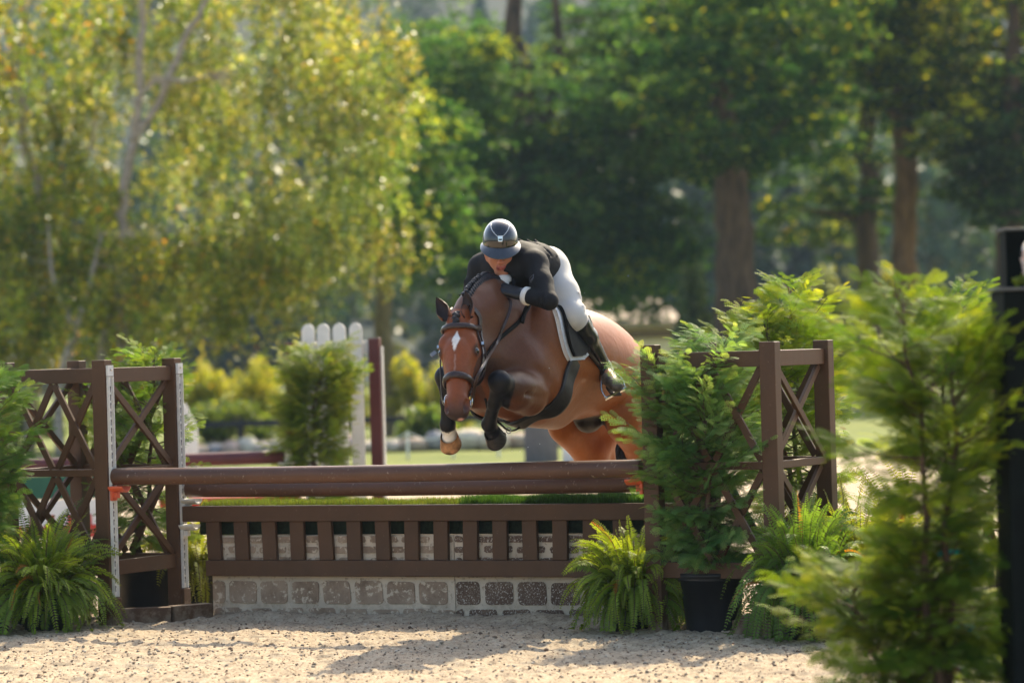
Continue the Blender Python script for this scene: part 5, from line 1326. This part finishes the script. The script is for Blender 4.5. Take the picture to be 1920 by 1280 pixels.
# big broad-leaved trees behind the rider
YM = 52.
mcol = ((.062, .145, .045), [(.10, .20, .06), (.038, .095, .034), (.22, .30, .05)], [.25, .3, .03])
def big(name, label, Y, trunk, tr, limbs, polys, rad, n_per, cols, seed, leaf=.16, bark=GBARK, group=None, extra=()):
    L = [(PX(trunk, Y), tr)]+[(PX(q, Y), w_) for q, w_ in limbs]
    cl = []
    for i, (poly, n, dY) in enumerate(polys): cl += clumps_from(poly, n, Y, dY, rad, 1., seed*10+i)
    b = at(trunk[0][0], trunk[0][1], Y)*[1, 1, 0]
    return tree(name, label, b, L, cl+list(extra), leaf, MAPLE, bark, cols, seed, n_per=n_per, group=group, droop=.1)
GT = 'big dark green trees behind the ring'
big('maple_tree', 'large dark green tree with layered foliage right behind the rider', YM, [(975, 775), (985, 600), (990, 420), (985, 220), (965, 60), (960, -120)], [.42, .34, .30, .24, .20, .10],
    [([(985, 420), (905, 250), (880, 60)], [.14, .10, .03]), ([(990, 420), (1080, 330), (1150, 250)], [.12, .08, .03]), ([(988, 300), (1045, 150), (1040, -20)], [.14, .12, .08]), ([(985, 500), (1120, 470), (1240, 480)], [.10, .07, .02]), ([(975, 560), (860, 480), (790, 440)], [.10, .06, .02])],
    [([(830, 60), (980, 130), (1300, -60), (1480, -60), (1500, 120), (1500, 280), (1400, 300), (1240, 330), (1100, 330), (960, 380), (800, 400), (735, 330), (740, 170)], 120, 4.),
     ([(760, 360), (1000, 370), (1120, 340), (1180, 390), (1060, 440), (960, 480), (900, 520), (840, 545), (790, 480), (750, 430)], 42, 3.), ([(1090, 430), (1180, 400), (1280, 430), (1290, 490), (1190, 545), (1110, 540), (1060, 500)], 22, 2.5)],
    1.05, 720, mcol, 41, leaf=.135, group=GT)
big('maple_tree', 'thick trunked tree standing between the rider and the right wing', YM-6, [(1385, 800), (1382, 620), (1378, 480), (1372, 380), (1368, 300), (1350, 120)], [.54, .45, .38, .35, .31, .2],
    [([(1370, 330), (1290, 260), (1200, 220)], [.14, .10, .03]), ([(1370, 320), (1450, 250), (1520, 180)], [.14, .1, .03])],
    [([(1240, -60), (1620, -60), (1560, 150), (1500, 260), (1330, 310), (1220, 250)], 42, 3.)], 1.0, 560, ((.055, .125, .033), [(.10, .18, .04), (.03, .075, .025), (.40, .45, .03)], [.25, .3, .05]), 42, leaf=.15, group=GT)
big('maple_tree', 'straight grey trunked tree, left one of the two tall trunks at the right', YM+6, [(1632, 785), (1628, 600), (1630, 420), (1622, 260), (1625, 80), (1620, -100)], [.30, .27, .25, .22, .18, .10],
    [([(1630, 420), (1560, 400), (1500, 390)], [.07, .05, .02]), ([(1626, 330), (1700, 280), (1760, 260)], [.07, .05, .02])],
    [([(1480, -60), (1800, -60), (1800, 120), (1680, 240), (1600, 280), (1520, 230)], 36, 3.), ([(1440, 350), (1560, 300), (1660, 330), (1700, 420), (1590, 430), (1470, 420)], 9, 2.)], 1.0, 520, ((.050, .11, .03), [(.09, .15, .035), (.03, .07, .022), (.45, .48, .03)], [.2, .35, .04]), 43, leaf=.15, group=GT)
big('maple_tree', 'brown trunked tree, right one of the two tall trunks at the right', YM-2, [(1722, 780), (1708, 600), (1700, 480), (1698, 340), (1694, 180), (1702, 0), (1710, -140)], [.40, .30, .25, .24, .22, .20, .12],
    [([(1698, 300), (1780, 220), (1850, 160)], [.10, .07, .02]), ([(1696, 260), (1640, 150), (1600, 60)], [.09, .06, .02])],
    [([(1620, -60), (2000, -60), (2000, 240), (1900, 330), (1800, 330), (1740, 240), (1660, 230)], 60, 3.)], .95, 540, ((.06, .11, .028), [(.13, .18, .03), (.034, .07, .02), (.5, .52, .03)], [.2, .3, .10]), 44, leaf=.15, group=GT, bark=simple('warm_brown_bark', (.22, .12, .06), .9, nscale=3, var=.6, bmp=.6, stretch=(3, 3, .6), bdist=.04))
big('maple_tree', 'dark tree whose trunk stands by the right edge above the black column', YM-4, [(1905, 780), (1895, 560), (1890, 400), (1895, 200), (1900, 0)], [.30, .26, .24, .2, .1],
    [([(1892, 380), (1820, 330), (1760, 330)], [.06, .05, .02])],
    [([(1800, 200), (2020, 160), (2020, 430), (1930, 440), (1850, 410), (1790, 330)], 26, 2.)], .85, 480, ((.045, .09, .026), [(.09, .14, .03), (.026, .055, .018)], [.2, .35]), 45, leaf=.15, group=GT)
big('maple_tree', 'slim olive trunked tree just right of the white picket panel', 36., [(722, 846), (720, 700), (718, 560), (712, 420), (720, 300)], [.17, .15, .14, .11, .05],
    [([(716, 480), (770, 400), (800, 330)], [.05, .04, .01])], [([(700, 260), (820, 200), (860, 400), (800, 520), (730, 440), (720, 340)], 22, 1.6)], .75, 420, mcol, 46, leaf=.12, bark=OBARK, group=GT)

# sunlit sprigs in the dark crowns are leaf clumps painted yellow; bushes along the far side of the ring
BUSHM = foliage('bush_leaf', .5, .45, .4)
def bush(label, x0, x1, ytop, ybot, Y, seed, cols, n, group='yellow-green bushes beyond the ring', leaf=.07):
    r = np.random.default_rng(seed); b = at((x0+x1)/2, ybot, Y); root = thing('bush', label, 'bush', b*[1, 1, 0], group)
    a0, a1 = at(x0, ybot, Y), at(x1, ybot, Y); top = at((x0+x1)/2, ytop, Y)[2]; w_ = (a1[0]-a0[0])/2; cx = (a0[0]+a1[0])/2
    nb = 26; cs = []
    for i in range(nb):
        u = r.uniform(-1, 1); h = top*(1-.45*abs(u)**2.5)*r.uniform(.25, .92); cs.append([cx+u*w_*.85, Y+r.uniform(-.5, .5)*min(w_, 1.2), h])
    cs = np.array(cs); k = r.integers(0, nb, n); P = cs[k]+randdir(n, r)*r.random((n, 1))**.4*np.array([w_*.30, .5, top*.24]); P[:, 2] = np.maximum(P[:, 2], .03)
    mb = MB()
    for c in cs[::2]: mb.tube(spline([[cx+.2*(c[0]-cx), Y, 0], [(cx+c[0])/2, c[1], c[2]*.5], c], 6), np.linspace(.02, .006, 6), 5, cap=False)
    mb.build('stems', TWIG, root, smooth=True)
    v_, f_ = leaves(P, leaf, r, 0, .7); mk('leaves', v_, f_, BUSHM, root, col=leafcol(n, r, *cols))
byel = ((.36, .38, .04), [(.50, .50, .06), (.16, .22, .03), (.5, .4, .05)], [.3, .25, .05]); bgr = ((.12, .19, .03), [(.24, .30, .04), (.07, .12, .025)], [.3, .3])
for i, (lb, x0, x1, yt, Y, cc) in enumerate((('rounded yellow-green bush beyond the rocks, just right of the left wing', 335, 450, 690, 36, byel), ('taller sunlit bush with a dark base, left of the picket panel', 430, 545, 678, 36.5, byel),
        ('bright bush seen between the white pickets and the burgundy post', 540, 700, 700, 35.5, byel), ('sunlit bush between the slim trunk and the horse', 725, 800, 668, 36.3, byel), ('yellow bush behind the horse\'s head', 780, 900, 690, 36.6, byel),
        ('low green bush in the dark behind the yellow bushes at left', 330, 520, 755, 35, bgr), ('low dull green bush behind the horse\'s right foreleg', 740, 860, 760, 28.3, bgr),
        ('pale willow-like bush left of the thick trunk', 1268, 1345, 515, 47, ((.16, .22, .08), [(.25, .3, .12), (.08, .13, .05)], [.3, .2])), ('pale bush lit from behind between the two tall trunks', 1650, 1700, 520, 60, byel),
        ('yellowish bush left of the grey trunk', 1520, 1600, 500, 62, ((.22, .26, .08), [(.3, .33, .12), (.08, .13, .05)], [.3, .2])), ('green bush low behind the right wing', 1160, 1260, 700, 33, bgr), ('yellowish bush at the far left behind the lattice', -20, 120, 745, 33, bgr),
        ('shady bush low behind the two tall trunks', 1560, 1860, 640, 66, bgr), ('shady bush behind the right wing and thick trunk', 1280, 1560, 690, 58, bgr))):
    bush(lb, x0, x1, yt, 840, Y, 200+i, cc, 5200 if Y < 40 else 9000, leaf=.07 if Y < 40 else .13)

# row of boulders and the dark rail behind them
ROCK = simple('pale_boulder', (.42, .34, .27), .9, nscale=6, var=.35, bmp=.5, bdist=.03)
rk = np.random.default_rng(3)
def rockmesh(c, sx, sy, sz, seed):
    r = np.random.default_rng(seed); V_, nr, nt_ = [], 8, 12
    for i in range(nr):
        a = math.pi*(i+.02)/(nr-.96)
        for j in range(nt_):
            t = 2*math.pi*j/nt_; d = np.array([math.sin(a)*math.cos(t), math.sin(a)*math.sin(t), math.cos(a)]); d = np.sign(d)*np.abs(d)**.8
            V_.append(c+d*[sx, sy, sz]*r.uniform(.9, 1.1))
    return np.array(V_), np.array([(i*nt_+j, i*nt_+(j+1) % nt_, (i+1)*nt_+(j+1) % nt_, (i+1)*nt_+j) for i in range(nr-1) for j in range(nt_)])
look = ['wide pale boulder', 'rounded tan boulder', 'small grey boulder', 'tall pinkish boulder', 'flat cream boulder']
xr = 318; i = 0
while xr < 1200:
    wpx = rk.uniform(26, 60); hpx = rk.uniform(22, 44); c = at(xr+wpx/2, 842, 27.5+rk.uniform(-.4, .4)); c[2] = hpx/138*.42
    v_, f_ = rockmesh(c, wpx/138*.58, .3, hpx/138*.55, i); tint = [(.50, .42, .34), (.42, .32, .24), (.30, .28, .27), (.46, .33, .27), (.55, .48, .38)][i % 5]
    o = mk('boulder', v_, f_, simple('boulder_stone', tint, .9, nscale=6, var=.3, bmp=.5, bdist=.03) if i < 5 else bpy.data.materials['boulder_stone' if i % 5 == 0 else 'boulder_stone.%03d' % (i % 5)], smooth=True, loc=c*[1, 1, 0])
    nb_ = ['beside the left wing post', 'under the dark rail', 'left of the potted shrub', 'behind the picket panel', 'right of the burgundy post', 'behind the horse head', 'behind the white pastern', 'under the horse belly', 'behind the girth', 'behind the hind legs']
    props(o, f'{look[i % 5]} {nb_[min(int((xr-318)/90), 9)]}, number {i+1} from the left in the row', 'boulder', 'boulders along the far side of the ring')
    xr += wpx*.86; i += 1
rail = thing('rail_fence', 'low dark rail fence running behind the row of boulders', 'fence', at(560, 840, 29)*[1, 1, 0])
DARKW = simple('dark_wood', (.035, .032, .032), .8, var=.3); mb = MB()
a, b_ = at(200, 793, 28.6), at(900, 793, 28.6); a[2] = b_[2] = .42; mb.beam(a, b_, Z, .05, .09); mb.build('rail', DARKW, rail)
for k in range(7):
    p = a+(b_-a)*(k+.5)/7; mb = MB(); mb.box([p[0], p[1]+.06, .24], (1, 0, 0), (0, 1, 0), Z, .09, .07, .48); mb.build('post', DARKW, rail)

# second jump behind: picket panel between burgundy posts, burgundy pole, planks
YP = 8.0
def pz(x, y, Y=YP): return at(x, y, Y)
pk = thing('picket_panel', 'white picket panel with rounded tops between two burgundy posts', 'picket panel', pz(628, 980)*[1, 1, 0])
ax_ = np.array([.985, -.17, 0]); ay_ = np.array([.17, .985, 0])
c0 = pz(640, 700)
def pkp(x): # point along the panel at photo column x
    d = cF+cR*(x-960)/FPX-cU*(700-640)/FPX; n0 = ay_; s = ((c0-CAM)@n0)/(d@n0); p = CAM+d*s; p[2] = 0; return p
for x in (548, 704):
    mb = MB(); hh_ = 1.475 if x > 600 else 1.455; mb.box(pkp(x)+Z*hh_/2, ax_, ay_, Z, .085, .085, hh_); p_ = mb.build('post', BURG, pk, bev=.004)
mb = MB(); q = pkp(706)+ax_*.048; mb.box(q+Z*.72, ax_, ay_, Z, .012, .04, 1.38); mb.build('white_strip', STRIP, pk)
for z_ in (1.41, .42):
    mb = MB(); mb.beam(pkp(560)+Z*z_+ay_*.02, pkp(693)+Z*z_+ay_*.02, Z, .035, .10); mb.build('rail', WHITE, pk, bev=.003)
for x in (581, 609.5, 639, 670):
    b0 = pkp(x)-ay_*.012; w_ = .050; T_ = 1.60; pts = [b0-ax_*w_+Z*.12, b0+ax_*w_+Z*.12, b0+ax_*w_+Z*(T_-.06)]+[b0+ax_*w_*math.cos(a_)+Z*(T_-.06+.055*math.sin(a_)) for a_ in np.linspace(.3, math.pi-.3, 7)]+[b0-ax_*w_+Z*(T_-.06)]
    mb = MB(); mb.prism(pts, -ay_, .02); mb.build('picket', WHITE, pk, bev=.003)
arborvitae('arborvitae', 'bushy evergreen shrub covering the left half of the white picket panel', pz(580, 990, YP-.55)*[1, 1, 0], 1.36, .235, 51, nbr=150, spr=.095,
           colr=(.10, .17, .025), tip=(.36, .40, .06), pot=(.17, .28), lean=(-.04, 0), z0=.14, prof=[(0, .7), (.3, .85), (.5, .8), (.7, 1.), (.88, .8), (1, .25)], gap=.1, group='shrubs by the jump behind', stems=2)
bp0, bp1 = at(-60, 876, YP-.6), at(533, 856, YP-.6)
root = thing('jump_pole', 'long burgundy pole of the blurred jump behind, ending left of the picket panel', 'jump pole', (bp0+bp1)/2)
mb = MB(); mb.tube(bp0+(bp1-bp0)*np.linspace(0, 1, 12)[:, None], .050, 18); mb.build('rail', BURG, root, smooth=True)
mb = MB(); e = bp1+ax_*.02; mb.box(e+ax_*.012-Z*.0, ax_, ay_, Z, .05, .05, .10); mb.box(e-Z*.05, ax_, ay_, Z, .12, .09, .02); mb.build('cup', STRIP, root)
RED = painted_wood('red_paint', (.50, .045, .03), (.6, .3, .25), amount=.72); GREENP = painted_wood('green_paint', (.02, .09, .055), (.1, .2, .12), amount=.72)
pw0, pw1 = at(-60, 940, YP-.7), at(200, 936, YP-.7)
root = thing('jump_plank', 'dark green plank seen low through the left lattice', 'plank', (pw0+pw1)/2*[1, 1, 0]+[0, 0, .3])
mb = MB(); z1 = at(60, 915, YP-.7)[2]; a, b_ = pw0*[1, 1, 0]+Z*z1, pw1*[1, 1, 0]+Z*z1; mb.beam(a, b_, Z, .03, .17); mb.build('plank', GREENP, root)
root = thing('red_white_panel', 'white panel painted with red steps, low behind the left lattice', 'jump panel', at(80, 975, YP-.9)*[1, 1, 0])
zt, zb_ = at(80, 938, YP-.9)[2], at(80, 1010, YP-.9)[2]; q0, q1 = at(-60, 975, YP-.9), at(185, 975, YP-.9); q0[2] = q1[2] = (zt+zb_)/2
mb = MB(); mb.beam(q0, q1, Z, .03, zt-zb_); mb.build('panel', WHITE, root); mb = MB(); L_ = np.linalg.norm(q1-q0); dq = (q1-q0)/L_
for k in range(7):
    s = (k+.5)/7*L_; c = q0+dq*s-np.array([0, .018, 0]); h_ = zt-zb_
    mb.prism([c-dq*.06-Z*h_*.48, c+dq*.06-Z*h_*.48, c+dq*.06-Z*h_*.15, c+dq*.02-Z*h_*.15, c+dq*.02+Z*h_*.12, c-dq*.02+Z*h_*.12, c-dq*.02-Z*h_*.15, c-dq*.06-Z*h_*.15], (0, -1, 0), .006)
mb.build('red_steps', RED, root)
rp0, rp1 = at(300, 944, YP-.5), at(560, 938, YP-.5)
root = thing('jump_pole', 'short low red pole peeping over the left end of the turf', 'jump pole', (rp0+rp1)/2); mb = MB(); mb.tube(rp0+(rp1-rp0)*np.linspace(0, 1, 8)[:, None], .045, 14); mb.build('rail', RED, root, smooth=True)
# grey box and pale posts beyond the horse's belly
gb = thing('utility_box', 'dark grey box standing on the grass beyond the horse\'s belly', 'box', at(1015, 860, 22)*[1, 1, 0]); GREY = simple('dark_grey_metal', (.10, .10, .105), .6, var=.2)
b0, t0 = at(1015, 858, 22), at(1015, 788, 22); mb = MB(); mb.box([b0[0], 22, t0[2]/2], (1, 0, 0), (0, 1, 0), Z, .40, .3, t0[2]); mb.build('cabinet', GREY, gb, bev=.01); mb = MB(); mb.box([b0[0], 22, t0[2]+.012], (1, 0, 0), (0, 1, 0), Z, .44, .34, .024); mb.build('lid', GREY, gb)
wb = thing('white_board', 'blurred white board right of the grey box, behind the horse', 'board', at(1068, 860, 21.5)*[1, 1, 0]); mb = MB(); t0 = at(1068, 770, 21.5); mb.box([t0[0]+.05, 21.5, t0[2]/2], (1, 0, 0), (0, 1, 0), Z, .30, .03, t0[2]); mb.build('board', WHITE, wb)
for x in (0, 1):
    mb = MB(); mb.box([t0[0]-.08+.26*x, 21.54, .12], (1, 0, 0), (0, 1, 0), Z, .03, .04, .24); mb.build('foot', GREY, wb)
rf = thing('rope_fence', 'drooping white rope between thin stakes on the far edge of the ring', 'rope fence', at(900, 850, 24)*[1, 1, 0])
st_x = [700, 765, 850, 935, 1010, 1100]
for k, x in enumerate(st_x):
    p = at(x, 850, 24); mb = MB(); mb.tube([[p[0], 24, 0], [p[0], 24, .36]], .016, 8); mb.build('stake', WHITE, rf)
for k in range(len(st_x)-1):
    a, b_ = at(st_x[k], 850, 24), at(st_x[k+1], 850, 24); a[2] = b_[2] = .34; m_ = (a+b_)/2-Z*.09; mb = MB(); mb.tube(spline([a, m_, b_], 9), .010, 6); mb.build('rope', WHITE, rf)
wc = thing('white_wing', 'slanted white board of a far jump seen right of the left wing', 'jump wing', at(350, 850, 12)*[1, 1, 0]); p = at(346, 850, 12); zt = at(346, 765, 12)[2]; zz = at(346, 800, 12)[2]
mb = MB(); mb.prism([[p[0]-.10, 12, 0], [p[0]+.12, 12, 0], [p[0]+.12, 12, zz], [p[0]+.02, 12, zt+.04], [p[0]-.10, 12, zt+.06]], (0, 1, 0), .03); mb.build('board', WHITE, wc)

# building under the trees
BLD = simple('cream_render', (.80, .66, .44), .85, nscale=2, var=.08); ROOF = simple('tan_roof', (.36, .27, .18), .8, nscale=1.5, var=.2, bmp=.3)
bd_ = thing('barn', 'low cream building with a tan roof behind the horse\'s rump', 'building', at(1185, 780, 70)*[1, 1, 0])
def bpt(x, y, Y): q = at(x, y, Y); return q
x0, x1 = bpt(1085, 700, 70)[0], bpt(1262, 700, 70)[0]; ze = bpt(1180, 612, 70)[2]; zr = bpt(1180, 560, 74)[2]
mb = MB(); mb.box([(x0+x1)/2, 73, ze/2], (1, 0, 0), (0, 1, 0), Z, x1-x0, 6, ze); mb.build('wall', BLD, bd_)
mb = MB(); mb.add([[x0-.3, 69.6, ze-.02], [x1+.3, 69.6, ze-.02], [x1+.3, 76.4, ze-.02], [x0-.3, 76.4, ze-.02], [x0+.2, 73, zr], [x1-.2, 73, zr], [x0-.3, 69.6, ze+.12], [x1+.3, 69.6, ze+.12], [x1+.3, 76.4, ze+.12], [x0-.3, 76.4, ze+.12]],
    [(3, 2, 1, 0), (0, 1, 7, 6), (1, 2, 8, 7), (2, 3, 9, 8), (3, 0, 6, 9), (6, 7, 5, 4), (8, 9, 4, 5), (7, 8, 5), (9, 6, 4)]); mb.build('roof', ROOF, bd_)
BRB = simple('brown_band', (.20, .13, .07), .8, var=.1); mb = MB(); mb.box([(x0+x1)/2, 69.95, ze-.22], (1, 0, 0), (0, 1, 0), Z, x1-x0, .06, .22); mb.build('fascia', BRB, bd_)
GLS = simple('dark_window_glass', (.03, .035, .04), .1, var=.1)
for k in range(2):
    xx = x0+(x1-x0)*(.3+.4*k); mb = MB(); mb.box([xx, 69.97, ze*.5], (1, 0, 0), (0, 1, 0), Z, .5, .05, .6); wf = mb.build('window', WHITE, bd_); mb = MB(); mb.box([xx, 69.93, ze*.5], (1, 0, 0), (0, 1, 0), Z, .42, .04, .52); mb.build('pane', GLS, wf)

# dark column with a ledge at the right edge
DKG = simple('black_green_paint', (.0035, .006, .0055), .7, 0, .08, nscale=10, var=.5, bmp=.15); LEDGE = simple('dull_metal_cap', (.09, .095, .09), .6, 0, .2, var=.2)
YC = -6.0; cc0 = at(1905, 900, YC)
colm = thing('black_column', 'tall black-green box column stepped at the top, at the right edge', 'column', cc0*[1, 1, 0])
xl, xl2 = at(1889, 800, YC)[0], at(1899, 480, YC)[0]; z1, z2 = at(1890, 545, YC)[2], at(1900, 430, YC)[2]
mb = MB(); mb.box([xl+.20, YC+.15, z1/2], (1, 0, 0), (0, 1, 0), Z, .40, .30, z1); mb.build('lower_box', DKG, colm, bev=.006)
mb = MB(); mb.box([xl+.20, YC+.15, z1+.006], (1, 0, 0), (0, 1, 0), Z, .42, .32, .012); mb.build('ledge', LEDGE, colm, bev=.002)
mb = MB(); mb.box([xl2+.20, YC+.22, (z1+.012+z2)/2], (1, 0, 0), (0, 1, 0), Z, .40, .14, z2-z1-.012); mb.build('upper_box', DKG, colm, bev=.005)
mb = MB(); mb.box([xl2+.20, YC+.22, z2+.005], (1, 0, 0), (0, 1, 0), Z, .415, .155, .010); mb.build('cap', LEDGE, colm, bev=.002)
fl = thing('white_flowers', 'white blossom cluster standing on the ledge of the black column', 'flowers', [xl2+.075, YC+.06, z1+.012]); r = np.random.default_rng(77)
P = np.array([xl2+.095, YC+.06, z1+.11])+randdir(520, r)*r.random((520, 1))**.4*[.055, .045, .095]
v_, f_ = leaves(P, .026, r, 0, .9); mk('petals', v_, f_, vcmat('petal', .6, .2, .3, (1, 1, 1)), fl, col=leafcol(520, r, (.78, .74, .72), [(.8, .62, .55)], [.2], .1))
P = np.array([xl2+.06, YC+.05, z1+.03])+randdir(60, r)*[.05, .04, .015]; v_, f_ = leaves(P, .035, r); mk('leaves', v_, f_, FERN, fl, col=leafcol(60, r, (.16, .2, .03), [], [], .2))

# wooded hillside far behind: rising terrain with a wood that reads as one mass
hx = np.linspace(-160, 160, 90); hy = np.linspace(110, 460, 70); HX, HY = np.meshgrid(hx*1.4, hy)
HZ = 52*sst(HY, 150, 400)+8*vnoise(HX*.02, HY*.02, 4)*sst(HY, 100, 160)-.3; I = (np.arange(69)[:, None]*90+np.arange(89)[None]).ravel()
FARG = simple('far_forest_floor', (.030, .045, .035), .95, nscale=.08, var=.3, bmp=0)
props(mk('hills', np.stack([HX.ravel(), HY.ravel(), HZ.ravel()], 1), np.stack([I, I+1, I+91, I+90], 1), FARG, smooth=True), kind='structure')
r = np.random.default_rng(12); PP, CC = [], []
for k in range(620):
    y = 118+r.random()**1.4*280; x = r.uniform(-.24, .24)*(y+17)*1.0; z = 52*float(sst(np.array([y]), 150, 400)[0]); h = r.uniform(6, 12); con = r.random() < .45; n = 300
    t = r.random(n)**.8; rad = (h*.26*(1.03-t) if con else h*.30*np.sqrt(np.clip(1-(2*t-1)**2, 0, 1)))*r.random(n)**.3; a = r.uniform(0, 6.28, n)
    PP.append(np.stack([x+rad*np.cos(a), y+rad*np.sin(a), z+h*(.05+.95*t)], 1)); c = np.array([.035, .075, .05] if con else [.07, .12, .055])*r.uniform(.6, 1.5)
    if r.random() < .10: c = np.array([.13, .15, .05])
    CC.append(np.tile(c, (n, 1)))
PP = np.concatenate(PP); CC = np.concatenate(CC); v_, f_ = leaves(PP, .8, r, 0, .8)
props(mk('far_wood', v_, f_, FAR, col=np.repeat(CC*r.uniform(.7, 1.3, (len(CC), 1)), 4, 0)), 'dark bluish wood covering the hillside behind everything', 'woodland', kind='stuff')
# ------------------------------------------------------------------ air: even haze round the whole place
mt, n, out = newmat('haze_air'); pv = n.nodes.new('ShaderNodeVolumePrincipled'); pv.inputs['Color'].default_value = (.60, .80, 1, 1)
pv.inputs['Density'].default_value = .00036; pv.inputs['Anisotropy'].default_value = .0
n.links.new(pv.outputs[0], out.inputs['Volume'])
mb = MB(); mb.box([0, 190, 44], (1, 0, 0), (0, 1, 0), Z, 1000, 1080, 92)
props(mb.build('haze', mt), kind='stuff')
